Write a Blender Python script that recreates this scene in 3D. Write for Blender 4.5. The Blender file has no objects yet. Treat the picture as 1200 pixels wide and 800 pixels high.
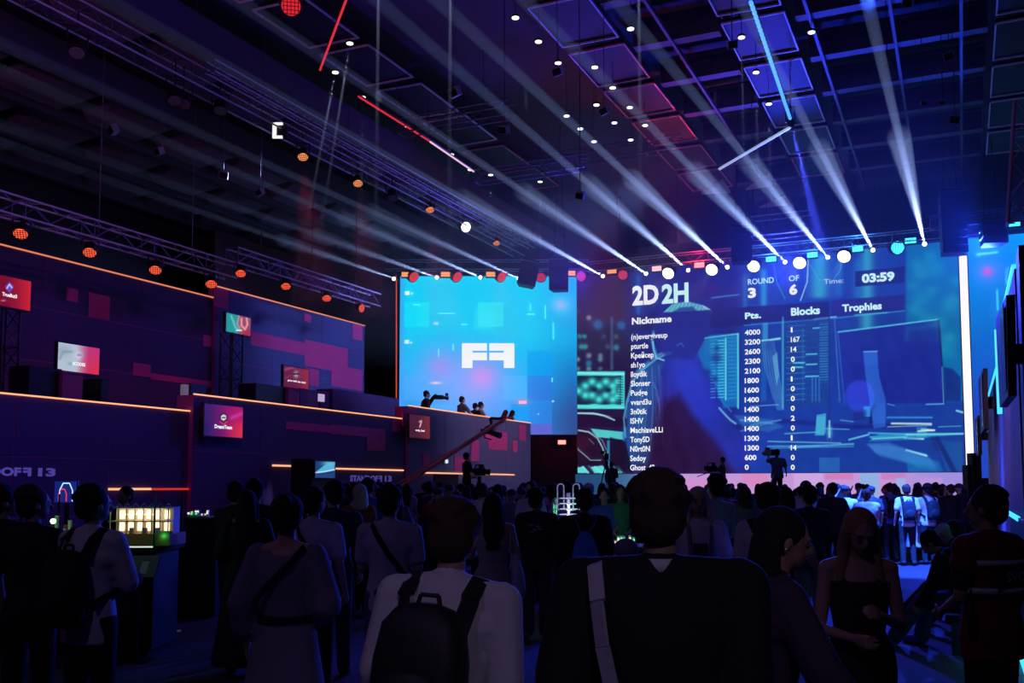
import bpy, bmesh, math, random
import numpy as np
from mathutils import Vector, Matrix, Quaternion
SC = bpy.context.scene
COL = SC.collection
random.seed(7)
R = math.radians

# ---------------------------------------------------------------- camera
FPX, YAW, PITCH, HZ, EYE = 1155.0, R(24.5), R(4.3), 168.0, 1.75
SH = HZ / FPX - math.tan(PITCH)
cam_d = bpy.data.cameras.new('camera'); cam = bpy.data.objects.new('camera', cam_d)
COL.objects.link(cam); SC.camera = cam
cam_d.sensor_width = 36; cam_d.lens = 36 * FPX / 1200; cam_d.shift_y = SH * FPX / 1200
cam_d.clip_start = .05; cam_d.clip_end = 200
cam.location = (0, 0, EYE); cam.rotation_euler = (math.pi / 2 + PITCH, 0, YAW)
# ---------------------------------------------------------------- world, exposure
w = bpy.data.worlds.new('world'); SC.world = w; w.use_nodes = True
w.node_tree.nodes['Background'].inputs[0].default_value = (.0, .0, .0, 1)
SC.view_settings.view_transform = 'Standard'; SC.view_settings.look = 'None'
SC.view_settings.exposure = 0; SC.view_settings.gamma = 1; SC.view_settings.use_curve_mapping = False
SC.cycles.max_bounces = 5; SC.cycles.diffuse_bounces = 3; SC.cycles.glossy_bounces = 2
SC.cycles.transparent_max_bounces = 24; SC.cycles.volume_bounces = 0
SC.cycles.sample_clamp_indirect = 2.0

FH = Vector((-math.sin(YAW), math.cos(YAW), 0)); RT = Vector((math.cos(YAW), math.sin(YAW), 0))
FW = FH * math.cos(PITCH) + Vector((0, 0, math.sin(PITCH))); UP = -FH * math.sin(PITCH) + Vector((0, 0, math.cos(PITCH)))
EYEP = Vector((0, 0, EYE))
def ray(px, py): return FW + RT * ((px - 600) / FPX) + UP * ((400 - py) / FPX + SH)
def at_y(px, py, Y): d = ray(px, py); return EYEP + d * (Y / d.y)
def at_x(px, py, X): d = ray(px, py); return EYEP + d * (X / d.x)
def at_z(px, py, Z): d = ray(px, py); return EYEP + d * ((Z - EYE) / d.z)
def at_d(px, py, D): d = ray(px, py); return EYEP + d * (D / d.dot(FH))
def spot_on_floor(px, D, z=0.0): p = at_d(px, 568, D); return Vector((p.x, p.y, z))
def proj(P):            # arrays (n,3) -> pixel coordinates of the photograph
    V = P - np.array(EYEP); a = V @ np.array(FW)
    return 600 + FPX * (V @ np.array(RT)) / a, 400 - FPX * ((V @ np.array(UP)) / a - SH)

# ---------------------------------------------------------------- wash spots added to light the hall
def light(name, kind, loc, target, color, energy, **kw):
    l = bpy.data.lights.new(name, kind); l.energy = energy; l.color = color
    for k, v in kw.items(): setattr(l, k, v)
    o = bpy.data.objects.new(name, l); COL.objects.link(o); o.location = loc
    o.rotation_euler = (Vector(target) - Vector(loc)).to_track_quat('-Z', 'Y').to_euler()
    return o
WASHES = [  # location, target, colour, energy, cone
    ((-6, 39.5, 10.2), (-5, 26, 9.6), (.025, .04, 1.0), 13000, 72),
    ((-14, 38.0, 10.2), (-13, 26, 9.4), (.07, .03, .9), 4600, 68),
    ((1.0, 39.0, 10.2), (1, 26, 9.8), (.015, .05, 1.0), 17000, 72),
    ((-9.5, 36, 10.8), (-8.6, 30, 14.2), (1.0, .06, .25), 420, 70),
    ((-14, 6.0, 9.5), (-18, 20, 12.0), (.50, .18, .52), 560, 100),
    ((-7, 3.0, 10.5), (-4, 22, 14), (.35, .12, .65), 520, 100),
    ((-8, 30, 11.5), (-21, 29, 6.2), (.24, .32, .9), 5200, 48),
    ((-8, 12, 11.5), (-20, 16, 4.5), (.42, .12, .62), 850, 75),
    ((-8, 33, 11), (-16, 33, 2.6), (.50, .44, .72), 2300, 46),
    ((-1.0, 18.0, 13), (-.95, 21.9, .6), (.02, .10, 1.0), 210000, 19),
    ((-9.0, 26, 12.5), (-10.5, 28.0, 1.2), (1.0, .08, .16), 14000, 26),
    ((-14, 1, 11), (-6, 9, 0), (.55, .25, .95), 130, 80),
    ((-2, -4, 9), (-3.8, 6, .8), (.48, .32, .80), 170, 60),
    ((-9, 24, 9), (-16.5, 33.5, 4.4), (1.0, .35, .45), 900, 22),
    ((2.5, -3, 5), (-1.0, 3.0, 1.0), (.62, .46, .85), 150, 24),  # added to brighten the shirt of the nearest man
]
for i, (a, b, c, e, sz) in enumerate(WASHES):
    light('added_wash', 'SPOT', a, b, c, e, spot_size=R(sz), spot_blend=.7, shadow_soft_size=.25)  # added spots without fixtures, only for their wash of light

# ---------------------------------------------------------------- helpers: materials
def lin(c): return tuple(((v / 255) / 12.92 if v / 255 <= .04045 else ((v / 255 + .055) / 1.055) ** 2.4) for v in c)
_M = {}
def mat(name, color=(.5, .5, .5), rough=.6, metal=0.0, var=.15, scale=18, bump=.0, emit=None, strength=1.0):
    if name in _M: return _M[name]
    m = bpy.data.materials.new(name); m.use_nodes = True; nt = m.node_tree; p = nt.nodes['Principled BSDF']
    p.inputs['Roughness'].default_value = rough; p.inputs['Metallic'].default_value = metal
    n = nt.nodes.new('ShaderNodeTexNoise'); n.inputs['Scale'].default_value = scale; n.inputs['Detail'].default_value = 4
    tc = nt.nodes.new('ShaderNodeTexCoord'); nt.links.new(tc.outputs['Object'], n.inputs['Vector'])
    mx = nt.nodes.new('ShaderNodeMix'); mx.data_type = 'RGBA'
    mx.inputs[6].default_value = (*[v * (1 - var) for v in color], 1); mx.inputs[7].default_value = (*[min(1, v * (1 + var)) for v in color], 1)
    nt.links.new(n.outputs['Fac'], mx.inputs[0]); nt.links.new(mx.outputs[2], p.inputs['Base Color'])
    if bump:
        b = nt.nodes.new('ShaderNodeBump'); b.inputs['Strength'].default_value = bump; b.inputs['Distance'].default_value = .02
        nt.links.new(n.outputs['Fac'], b.inputs['Height']); nt.links.new(b.outputs['Normal'], p.inputs['Normal'])
    if emit:
        p.inputs['Emission Color'].default_value = (*emit, 1); p.inputs['Emission Strength'].default_value = strength
    _M[name] = m; return m
def paint_mat(name='painted_screen', strength=1.0):
    if name in _M: return _M[name]
    m = bpy.data.materials.new(name); m.use_nodes = True; nt = m.node_tree; p = nt.nodes['Principled BSDF']
    a = nt.nodes.new('ShaderNodeVertexColor'); a.layer_name = 'Col'
    p.inputs['Base Color'].default_value = (.01, .01, .012, 1); p.inputs['Roughness'].default_value = .5
    nt.links.new(a.outputs['Color'], p.inputs['Emission Color']); p.inputs['Emission Strength'].default_value = strength
    _M[name] = m; return m
def haze_mat(name, density, aniso=0.0):
    if name in _M: return _M[name]
    m = bpy.data.materials.new(name); m.use_nodes = True; nt = m.node_tree; nt.nodes.clear()
    o = nt.nodes.new('ShaderNodeOutputMaterial'); s = nt.nodes.new('ShaderNodeVolumeScatter')
    s.inputs['Density'].default_value = density; s.inputs['Anisotropy'].default_value = aniso
    nt.links.new(s.outputs[0], o.inputs['Volume']); m.cycles.volume_sampling = 'EQUIANGULAR'
    _M[name] = m; return m
def glow(name, rgb, strength=1.0, base=(.02, .02, .02)): return mat(name, base, .4, emit=lin(rgb), strength=strength)
BLACK = mat('black_plastic', (.006, .006, .008), .45)
DARK = mat('dark_metal', (.02, .02, .025), .4, .6)
STEEL = mat('truss_aluminium', (.60, .56, .62), .6, .1)
CABLE = mat('steel_cable', (.10, .10, .13), .5, .5)
SPK = mat('speaker_black', (.008, .008, .012), .7)
TBLK = mat('black_laminate', (.012, .012, .016), .35)

# ---------------------------------------------------------------- helpers: meshes
class MB:
    def __init__(s): s.v = []; s.f = []
    def add(s, vs, fs):
        n = len(s.v); s.v += [tuple(v) for v in vs]; s.f += [tuple(i + n for i in f) for f in fs]; return s
    def box(s, a, b):
        x0, y0, z0 = a; x1, y1, z1 = b
        return s.add([(x0, y0, z0), (x1, y0, z0), (x1, y1, z0), (x0, y1, z0), (x0, y0, z1), (x1, y0, z1), (x1, y1, z1), (x0, y1, z1)],
                     [(0, 3, 2, 1), (4, 5, 6, 7), (0, 1, 5, 4), (1, 2, 6, 5), (2, 3, 7, 6), (3, 0, 4, 7)])
    def cbox(s, c, sz): return s.box([c[i] - sz[i] / 2 for i in range(3)], [c[i] + sz[i] / 2 for i in range(3)])
    def hexa(s, bot, top):   # two matching quads
        return s.add(list(bot) + list(top), [(0, 3, 2, 1), (4, 5, 6, 7), (0, 1, 5, 4), (1, 2, 6, 5), (2, 3, 7, 6), (3, 0, 4, 7)])
    def tube(s, a, b, r, r2=None, n=6):
        a = Vector(a); b = Vector(b); d = b - a
        if d.length < 1e-6: return s
        q = d.to_track_quat('Z', 'Y'); r2 = r if r2 is None else r2
        x = q @ Vector((1, 0, 0)); y = q @ Vector((0, 1, 0))
        vs = [a + (x * math.cos(t * 2 * math.pi / n) + y * math.sin(t * 2 * math.pi / n)) * r for t in range(n)]
        vs += [b + (x * math.cos(t * 2 * math.pi / n) + y * math.sin(t * 2 * math.pi / n)) * r2 for t in range(n)]
        return s.add(vs, [(t, (t + 1) % n, n + (t + 1) % n, n + t) for t in range(n)] + [tuple(range(n - 1, -1, -1)), tuple(range(n, 2 * n))])
    def path(s, pts, r, n=6):
        for a, b in zip(pts[:-1], pts[1:]): s.tube(a, b, r, n=n)
        return s
    def loft(s, rings, n=12):    # rings: (centre, x-axis vector, y-axis vector)
        vs = []
        for c, ax, ay in rings:
            c = Vector(c); ax = Vector(ax); ay = Vector(ay)
            vs += [c + ax * math.cos(t * 2 * math.pi / n) + ay * math.sin(t * 2 * math.pi / n) for t in range(n)]
        m = len(rings)
        fs = [(k * n + t, k * n + (t + 1) % n, (k + 1) * n + (t + 1) % n, (k + 1) * n + t) for k in range(m - 1) for t in range(n)]
        return s.add(vs, fs + [tuple(range(n - 1, -1, -1)), tuple(range((m - 1) * n, m * n))])
    def caps(s, a, b, ra, rb, n=10):  # tapered capsule
        a = Vector(a); b = Vector(b); d = b - a; L = d.length
        if L < 1e-5: d = Vector((0, 0, 1)); L = 1e-5
        q = d.to_track_quat('Z', 'Y'); x = q @ Vector((1, 0, 0)); y = q @ Vector((0, 1, 0)); z = d / max(L, 1e-5)
        R_ = []
        for t in (-.97, -.7, -.35): R_.append((a + z * ra * t, x * ra * math.sqrt(1 - t * t), y * ra * math.sqrt(1 - t * t)))
        R_.append((a, x * ra, y * ra)); R_.append((b, x * rb, y * rb))
        for t in (.35, .7, .97): R_.append((b + z * rb * t, x * rb * math.sqrt(1 - t * t), y * rb * math.sqrt(1 - t * t)))
        return s.loft(R_, n)
    def ell(s, c, r, rot=None, n=12, k=8):
        c = Vector(c); M = rot or Matrix.Identity(3); rs = []
        for i in range(k):
            t = -math.cos(math.pi * (i + .35) / (k - .3)); q = math.sqrt(max(0, 1 - t * t))
            rs.append((c + M @ Vector((0, 0, r[2] * t)), M @ Vector((r[0] * q, 0, 0)), M @ Vector((0, r[1] * q, 0))))
        return s.loft(rs, n)
    def mesh(s, name, m=None, smooth=False):
        me = bpy.data.meshes.new(name); me.from_pydata(s.v, [], s.f)
        if m: me.materials.append(m)
        if smooth: me.polygons.foreach_set('use_smooth', [True] * len(me.polygons))
        me.update(); return me
    def build(s, name, m, parent=None, loc=None, rot=None, smooth=False):
        return link(name, s.mesh(name, m, smooth), parent, loc, rot)
def link(name, me, parent=None, loc=None, rot=None):
    o = bpy.data.objects.new(name, me); COL.objects.link(o)
    if parent: o.parent = parent
    if loc is not None: o.location = loc
    if rot is not None: o.rotation_euler = rot
    return o
def tag(o, label=None, cat=None, group=None, kind=None):
    if label: o['label'] = label
    if cat: o['category'] = cat
    if group: o['group'] = group
    if kind: o['kind'] = kind
    return o
def thing(name, label, cat, loc=(0, 0, 0), rot=(0, 0, 0), group=None):
    o = link(name, None, None, loc, rot); o.empty_display_size = .1; return tag(o, label, cat, group)
def struct(o): o['kind'] = 'structure'; return o
def part_local(o, parent):   # vertices written in world coordinates under a translated parent
    o.parent = parent; o.matrix_parent_inverse = (Matrix.Translation(parent.location) @ parent.rotation_euler.to_matrix().to_4x4()).inverted(); return o
def copy_tree(o, parent=None):
    c = o.copy(); COL.objects.link(c)
    if parent: c.parent = parent
    for ch in list(o.children): copy_tree(ch, c)
    return c

# text laid on a plane: origin P (lower left), unit vectors ax, ay, fitted to w x h
def text_mesh(s, bold=.02):
    cu = bpy.data.curves.new('lettering', 'FONT'); cu.body = s; cu.offset = bold; cu.resolution_u = 3; cu.extrude = .0
    o = bpy.data.objects.new('lettering', cu); COL.objects.link(o)
    me = bpy.data.meshes.new_from_object(o.evaluated_get(bpy.context.evaluated_depsgraph_get()))
    bpy.data.objects.remove(o); bpy.data.curves.remove(cu); return me
def text_on(name, s, P, ax, ay, wd, ht, m, parent, bold=.02, keep=False, ref=None):
    me = text_mesh(s, bold); n = len(me.vertices)
    if not n: return None
    co = np.zeros(n * 3); me.vertices.foreach_get('co', co); co = co.reshape(-1, 3)
    x0, x1 = co[:, 0].min(), co[:, 0].max(); y0, y1 = co[:, 1].min(), co[:, 1].max()
    if ref: y0, y1 = ref
    sx = wd / max(x1 - x0, 1e-4); sy = ht / max(y1 - y0, 1e-4)
    if keep: sx = sy
    P = np.array(P); A = np.array(ax); B = np.array(ay)
    out = P + np.outer((co[:, 0] - x0) * sx, A) + np.outer((co[:, 1] - y0) * sy, B)
    me.vertices.foreach_set('co', out.ravel()); me.materials.clear(); me.materials.append(m); me.update()
    o = link(name, me); 
    if parent: part_local(o, parent)
    return o

# ---------------------------------------------------------------- painter for the big LED screens (flat pictures)
class Paint:
    def __init__(s, PX, PY): s.x = PX; s.y = PY; s.c = np.zeros((len(PX), 3))
    def fill(s, c): s.c[:] = c
    def mix(s, a, c): a = np.clip(a, 0, 1)[:, None]; s.c = s.c * (1 - a) + np.array(c, float) * a
    def addc(s, a, c): s.c = s.c + np.clip(a, 0, 1)[:, None] * np.array(c, float)
    def rect(s, x0, y0, x1, y1, c, a=1, soft=.6, add=False):
        d = np.minimum(np.minimum(s.x - x0, x1 - s.x), np.minimum(s.y - y0, y1 - s.y)); k = np.clip(d / soft + .5, 0, 1) * a
        (s.addc if add else s.mix)(k, c)
    def glowe(s, cx, cy, rx, ry, c, a=1, p=1.0, add=False):
        d = ((s.x - cx) / rx) ** 2 + ((s.y - cy) / ry) ** 2; k = np.exp(-d * p) * a
        (s.addc if add else s.mix)(k, c)
    def line(s, pts, wd, c, a=1, soft=1.0, add=False):
        k = np.zeros(len(s.x))
        for (x0, y0), (x1, y1) in zip(pts[:-1], pts[1:]):
            dx, dy = x1 - x0, y1 - y0; L = dx * dx + dy * dy + 1e-9
            t = np.clip(((s.x - x0) * dx + (s.y - y0) * dy) / L, 0, 1)
            d = np.hypot(s.x - x0 - t * dx, s.y - y0 - t * dy); k = np.maximum(k, np.clip((wd / 2 - d) / soft + .5, 0, 1))
        (s.addc if add else s.mix)(k * a, c)
    def poly(s, pts, c, a=1, soft=.8, add=False):
        ins = np.zeros(len(s.x), bool); dm = np.full(len(s.x), 1e9)
        for (x0, y0), (x1, y1) in zip(pts, pts[1:] + pts[:1]):
            dx, dy = x1 - x0, y1 - y0; L = dx * dx + dy * dy + 1e-9
            t = np.clip(((s.x - x0) * dx + (s.y - y0) * dy) / L, 0, 1)
            dm = np.minimum(dm, np.hypot(s.x - x0 - t * dx, s.y - y0 - t * dy))
            if abs(dy) > 1e-9:
                cr = ((y0 > s.y) != (y1 > s.y)) & (s.x < dx * (s.y - y0) / dy + x0); ins ^= cr
        k = np.clip(np.where(ins, dm, -dm) / soft + .5, 0, 1) * a
        (s.addc if add else s.mix)(k, c)
    def noise(s, amp, sc, seed=0):
        rs = np.random.RandomState(seed); k = np.zeros(len(s.x))
        for _ in range(8):
            a = rs.rand() * 6.28; f = sc * (1 + rs.rand() * 2); k += np.sin(s.x * f * math.cos(a) + s.y * f * math.sin(a) + rs.rand() * 6.28)
        s.c += (k / 8 * amp)[:, None] * np.array([.4, .8, 1.0])
def painted(name, P00, ax, ay, wd, ht, nx, ny, painter, parent=None, m=None):
    """grid of LED cells in the plane P00 + u*ax + v*ay, coloured by painter(Paint)"""
    u = np.linspace(0, wd, nx + 1); v = np.linspace(0, ht, ny + 1); U, V = np.meshgrid(u, v)
    P = np.array(P00)[None, :] + U.ravel()[:, None] * np.array(ax)[None, :] + V.ravel()[:, None] * np.array(ay)[None, :]
    X, Y = proj(P); pt = Paint(X, Y); painter(pt); c = np.clip(pt.c, 0, 255) / 255
    c = np.where(c <= .04045, c / 12.92, ((c + .055) / 1.055) ** 2.4)
    me = bpy.data.meshes.new(name); n = (nx + 1) * (ny + 1); me.vertices.add(n); me.vertices.foreach_set('co', P.ravel())
    I = (np.arange(ny)[:, None] * (nx + 1) + np.arange(nx)[None, :]).ravel()
    q = np.stack([I, I + 1, I + nx + 2, I + nx + 1], 1).ravel()
    me.loops.add(len(q)); me.loops.foreach_set('vertex_index', q); me.polygons.add(nx * ny)
    me.polygons.foreach_set('loop_start', np.arange(0, len(q), 4)); me.update(calc_edges=True)
    at = me.color_attributes.new('Col', 'FLOAT_COLOR', 'POINT'); at.data.foreach_set('color', np.concatenate([c, np.ones((n, 1))], 1).ravel())
    me.materials.append(m or paint_mat()); o = link(name, me)
    if parent: part_local(o, parent)
    return o
XA, YA, ZA = Vector((1, 0, 0)), Vector((0, 1, 0)), Vector((0, 0, 1))
# ================================================================ THE HALL
D = 42.0; XL = -16.0; XU = -20.0; HC = 14.0
FLOORM = mat('polished_dark_floor', (.026, .013, .022), .8, var=.25, scale=2.2, bump=.05)
struct(MB().box((-30, -8, -.3), (12, 52, 0)).build('floor', FLOORM))
CEILM = mat('ceiling_dark', (.10, .085, .12), .9, var=.2, scale=3)
ceil = struct(MB().box((-30, -8, HC + .9), (12, 52, HC + 1.2)).build('ceiling', CEILM))
WALLM = mat('hall_wall_dark', (.05, .04, .06), .9)
struct(MB().box((-30.3, -8, 0), (-30, 52, HC + .9)).build('wall_left', WALLM))
struct(MB().box((12, -8, 0), (12.3, 52, HC + .9)).build('wall_right', WALLM))
struct(MB().box((-30, 52, 0), (12, 52.3, HC + .9)).build('wall_back', WALLM))
struct(MB().box((-30, -8.3, 0), (12, -8, HC + .9)).build('wall_front', mat('wall_black', (.008, .008, .01), .95)))

# ceiling grid: lit-edged panels in strips, cross joists, ducts, baffles -- pieces of the ceiling
PANM = mat('ceiling_panel_dark', (.016, .012, .02), .7, var=.25, scale=5)
EDGM = mat('panel_edge_metal', (.85, .72, .85), .5, .0)
EDGR = mat('panel_edge_red_lit', (.85, .22, .30), .45, .2)  # copy of the edge metal with red light painted in
JOIM = mat('ceiling_joist', (.11, .075, .13), .7, var=.2, scale=6)
pw, pl = 1.62, 2.45
pan = MB().box((-pw / 2, -pl / 2, 0), (pw / 2, pl / 2, .10)).mesh('ceiling_panel', PANM)
def frame_mesh(m):
    e = MB(); r = .02
    for a, b in (((-pw / 2, -pl / 2), (pw / 2, -pl / 2)), ((pw / 2, -pl / 2), (pw / 2, pl / 2)), ((pw / 2, pl / 2), (-pw / 2, pl / 2)), ((-pw / 2, pl / 2), (-pw / 2, -pl / 2))):
        e.box((min(a[0], b[0]) - r, min(a[1], b[1]) - r, -.05), (max(a[0], b[0]) + r, max(a[1], b[1]) + r, .0))
    return e.mesh('edge_frame', m)
frw, frr = frame_mesh(EDGM), frame_mesh(EDGR)
rr = random.Random(3)
for sx, y0, y1 in ((-20.2, 14, 30), (-15.5, 12, 36), (-9.0, 9, 41), (-4.65, 9, 41), (2.0, 9, 41)):
    y = y0
    while y < y1:
        o = link('ceiling_panel', pan, ceil, (sx, y, HC + rr.uniform(-.04, .04)), (rr.uniform(-.012, .012), rr.uniform(-.012, .012), 0))
        red = (sx == -9.0 and y > 24) or (sx == -15.5 and y > 30) or (sx == -4.65 and y > 38)
        link('edge_frame', frr if red else frw, o)
        y += 2.95
for k in range(13):      # cross joists between the strips, two boards to each
    y = 9.4 + k * 2.75
    for (x0, x1) in ((-3.6, 1.0), (-8.0, -5.6)):
        b = MB().box((x0, y - .18, HC - .05), (x1, y + .18, HC + .55)); b.box((x0, y - .42, HC + .55), (x1, y + .42, HC + .62))
        link('ceiling_joist', b.mesh('ceiling_joist', JOIM), ceil)
for x in (-3.25, -1.3, .35, 3.4, -6.9):
    link('ceiling_rail', MB().box((x - .04, 8, HC - .12), (x + .04, 42, HC + .02)).mesh('ceiling_rail', mat('rail_metal', (.07, .06, .11), .6, .0)), ceil)
LB = mat('ceiling_baffle_purple_lit', (.26, .17, .28), .8, var=.15, scale=3)  # purple light from below is put into the baffle colour
for row, x in enumerate((-28.2, -25.2, -22.6, -18.0)):   # trapezoid baffles over the left side
    for k in range(10):
        y = 12.2 + k * 2.9 + row * .5
        z = 12.6
        wdt = .95
        top = [(x - wdt, y - 1.2, z + .35), (x + wdt * .7, y - 1.2, z + .55), (x + wdt * .7, y + 1.0, z + .55), (x - wdt, y + 1.0, z + .35)]
        bot = [(x - wdt, y - .95, z), (x + wdt * .55, y - .2, z + .2), (x + wdt * .7, y + 1.0, z + .2), (x - wdt, y + .9, z)]
        link('ceiling_baffle', MB().hexa(bot, top).mesh('ceiling_baffle', LB), ceil)
for x in (-29.0, -26.7, -24.0, -21.3, -18.9, -17.0):
    link('roof_beam', MB().box((x - .16, 6, 12.5), (x + .16, 46, 13.4)).mesh('roof_beam', JOIM), ceil)
BG = mat('ceiling_panel_lit', (.72, .55, .42), .7)  # light on the panel ends is painted as a beige tone
for (a, b, c) in (((822, 228), (856, 226), (847, 212)), ((874, 223), (905, 218), (900, 205)), ((890, 244), (926, 240), (920, 231))):
    A, B, C_ = at_z(*a, 12.6), at_z(*b, 12.6), at_z(*c, 12.9)
    link('wedge_panel', MB().add([A, B, C_, A + ZA * .08, B + ZA * .08, C_ + ZA * .08], [(0, 2, 1), (3, 4, 5), (0, 1, 4, 3), (1, 2, 5, 4), (2, 0, 3, 5)]).mesh('wedge_panel', BG), ceil)

# ---------------------------------------------------------------- left: printed parapet of the gallery and the printed wall above it
NAVY = mat('print_navy', (.075, .038, .15), .75, var=.12, scale=.5)
NAVY2 = mat('print_blue', (.085, .085, .27), .75, var=.12, scale=.5)
MAG = mat('print_magenta', (.80, .06, .26), .75, var=.1, scale=.6)
SEAM = mat('print_seam_violet', (.40, .05, .30), .7)
LEDO = glow('led_strip_orange', (255, 176, 125), 1.25)
LEDR = glow('led_strip_red', (205, 50, 40), .9)
def clad(name, X, y0, y1, z0, z1, py_, pz, mags, mat0, thick=.5):
    """backing wall with separate printed panels on it; mags = magenta pieces given as (y0, y1, z0, z1)"""
    base = struct(MB().box((X - thick, y0, z0), (X - .008, y1, z1)).build(name, SEAM))
    ny = max(1, round((y1 - y0) / py_)); nz = max(1, round((z1 - z0) / pz)); g = .012
    for i in range(ny):
        for j in range(nz):
            a = y0 + (y1 - y0) * i / ny; b = y0 + (y1 - y0) * (i + 1) / ny; c = z0 + (z1 - z0) * j / nz; d = z0 + (z1 - z0) * (j + 1) / nz
            link('wall_panel', MB().box((X - .03, a + g, c + g), (X, b - g, d - g)).mesh('wall_panel', mat0), base)
    for i, (a, b, c, d) in enumerate(mags):
        link('magenta_panel', MB().box((X - .01, a, max(c, z0 + .01)), (X + .008 + .003 * i, b, min(d, z1 - .01))).mesh('magenta_panel', MAG), base)
    return base
def mg(X, x0, y0, x1, y1):
    a = at_x(x0, (y0), X); b = at_x(x1, y1, X); m = at_x((x0 + x1) / 2, y0, X); n = at_x((x0 + x1) / 2, y1, X); return (a.y, b.y, n.z, m.z)
yb1, yb2, yb3 = at_x(222, 480, XL).y, at_x(472, 480, XL).y, at_x(616.5, 500, XL).y
z1, z2, z3 = at_x(110, 471.5, XL).z, at_x(347, 477, XL).z, at_x(545, 486, XL).z
print('parapet', yb1, yb2, yb3, z1, z2, z3)
clad('wall_parapet_1', XL, 6.0, yb1, 0, z1, 2.5, 1.05, [], NAVY)
clad('wall_parapet_2', XL + .12, yb1, yb2, 0, z2, 2.4, 1.1, [mg(XL + .12, 335, 496, 390, 505), mg(XL + .12, 388, 500, 451, 511), mg(XL + .12, 430, 507, 451, 528), mg(XL + .12, 460, 493, 468, 506)], NAVY)
clad('wall_parapet_3', XL + .2, yb2, yb3, 0, z3, 2.4, 1.25, [mg(XL + .2, 472, 477, 488, 500), mg(XL + .2, 572, 505, 594, 527), mg(XL + .2, 552, 515, 561, 540), mg(XL + .2, 567, 503, 573, 515), mg(XL + .2, 608, 498, 616, 516), mg(XL + .2, 600, 516, 606, 529),
     mg(XL + .2, 532, 534, 544, 551), mg(XL + .2, 495, 532, 503, 546)], mat('print_slate', (.13, .12, .24), .75, var=.12, scale=.5))
ua1, ub1 = at_x(249, 400, XU).y, at_x(424.5, 400, XU).y
za, zb = at_x(125, 318, XU).z, at_x(337, 359, XU).z
print('upper', ua1, ub1, za, zb)
zf = 2.15
clad('wall_upper_1', XU, 8.0, ua1, zf, za, 3.0, 1.15, [mg(XU, 78, 338, 91, 353), mg(XU, 104, 345, 128, 373), mg(XU, 156, 426, 176, 441), mg(XU, 238, 393, 247, 406), mg(XU, 176, 442, 248, 449)], NAVY, .3)
clad('wall_upper_2', XU + .1, ua1, ub1, zf, zb, 3.0, 1.2, [mg(XU + .1, 251, 338, 267, 360), mg(XU + .1, 294, 395, 357, 410), mg(XU + .1, 357, 403, 407, 433), mg(XU + .1, 388, 430, 424, 455), mg(XU + .1, 356, 368, 364, 377), mg(XU + .1, 413, 380, 424, 398), mg(XU + .1, 357, 432, 373, 452), mg(XU + .1, 295, 452, 312, 462)], NAVY2, .3)
struct(MB().box((XU - .3, 6, zf - .3), (XL - .5, yb3, zf)).build('floor_gallery', mat('gallery_floor', (.03, .03, .04), .8)))
struct(MB().box((XL - .35, yb3 - .15, 0), (XL - 5.5, yb3, zf)).build('wall_gallery_end', WALLM))
def strip(n, X, y0, y1, z, m, h=.028): return struct(MB().box((X - .02, y0, z), (X + .03, y1, z + h)).build('trim_%d' % n, m))
strip(1, XL, 6, yb1, z1, LEDO); strip(2, XL + .12, yb1, yb2, z2, LEDO); strip(3, XL + .2, yb2, yb3, z3, LEDO)
LEDU = glow('led_strip_dim_orange', (225, 130, 90), 1.0); strip(4, XU, 8, ua1, za, LEDU, .03); strip(5, XU + .1, ua1, ub1, zb, LEDU, .03)
zs = at_x(560, 554.5, XL).z
def low_strip(n, x0, x1, y, X, m=LEDO):
    a = at_x(x0, y, X + .03).y; b = at_x(x1, y, X + .03).y; z = at_x((x0 + x1) / 2, y, X + .03).z
    struct(MB().box((X, a, z - .02), (X + .04, b, z + .025)).build('trim_%d' % n, m))
low_strip(6, 320, 357, 545.8, XL + .12); low_strip(7, 393, 473, 550, XL + .12); low_strip(8, 494, 603, 555, XL + .2)
low_strip(9, 75, 90, 573, XL); low_strip(10, 128, 177, 573, XL); low_strip(11, 177, 224, 573, XL, LEDR)
struct(MB().box((XU - .35, ub1 + .02, zf), (XU - .1, ub1 + .06, zb)).build('trim_12', DARK))
# dark curtain behind the gallery end, doorway in the parapet as a flat dark sheet
struct(MB().box((-27.2, 30.5, 0), (-27.0, 47, 12)).build('wall_curtain', mat('stage_curtain', (.10, .03, .05), .95, var=.4, scale=1.2)))
dp = at_x(508, 560, XL + .2).y, at_x(536, 560, XL + .2).y
struct(MB().box((XL + .2, dp[0], 0), (XL + .24, dp[1], at_x(522, 555.5, XL + .24).z)).build('door_1', mat('dark_opening', (.01, .004, .006), .9)))
# STANDOFF 13 lettering on the parapet
LET = mat('lettering_lavender', (.42, .40, .80), .6, emit=lin((92, 84, 170)), strength=.42)
for (x0, x1, yt, ybm, X, s) in ((410, 459, 556.5, 564, XL + .125, 'STANDOFF 13'), (-62, 65, 546, 557, XL + .005, 'STANDOFF 13')):
    a = at_x(x0, ybm, X); b = at_x(x1, ybm, X); t = at_x(x0, yt, X)
    ob = text_on('lettering', 'STANDOF', (X + .004, a.y, a.z), YA, ZA, (b.y - a.y) * .655, t.z - a.z, LET, None, bold=.05)
    o2 = text_on('lettering', 'F', (X + .004, a.y + (b.y - a.y) * .755, a.z), -YA, ZA, (b.y - a.y) * .082, t.z - a.z, LET, None, bold=.05); o3 = text_on('lettering', '13', (X + .004, a.y + (b.y - a.y) * .82, a.z), YA, ZA, (b.y - a.y) * .18, t.z - a.z, LET, None, bold=.05)
    for o_ in (o2, o3): o_.parent = [q for q in COL.objects if q.name == ('wall_parapet_2' if X > -15.9 else 'wall_parapet_1')][0]
    ob.parent = [q for q in COL.objects if q.name == ('wall_parapet_2' if X > -15.9 else 'wall_parapet_1')][0]
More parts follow.
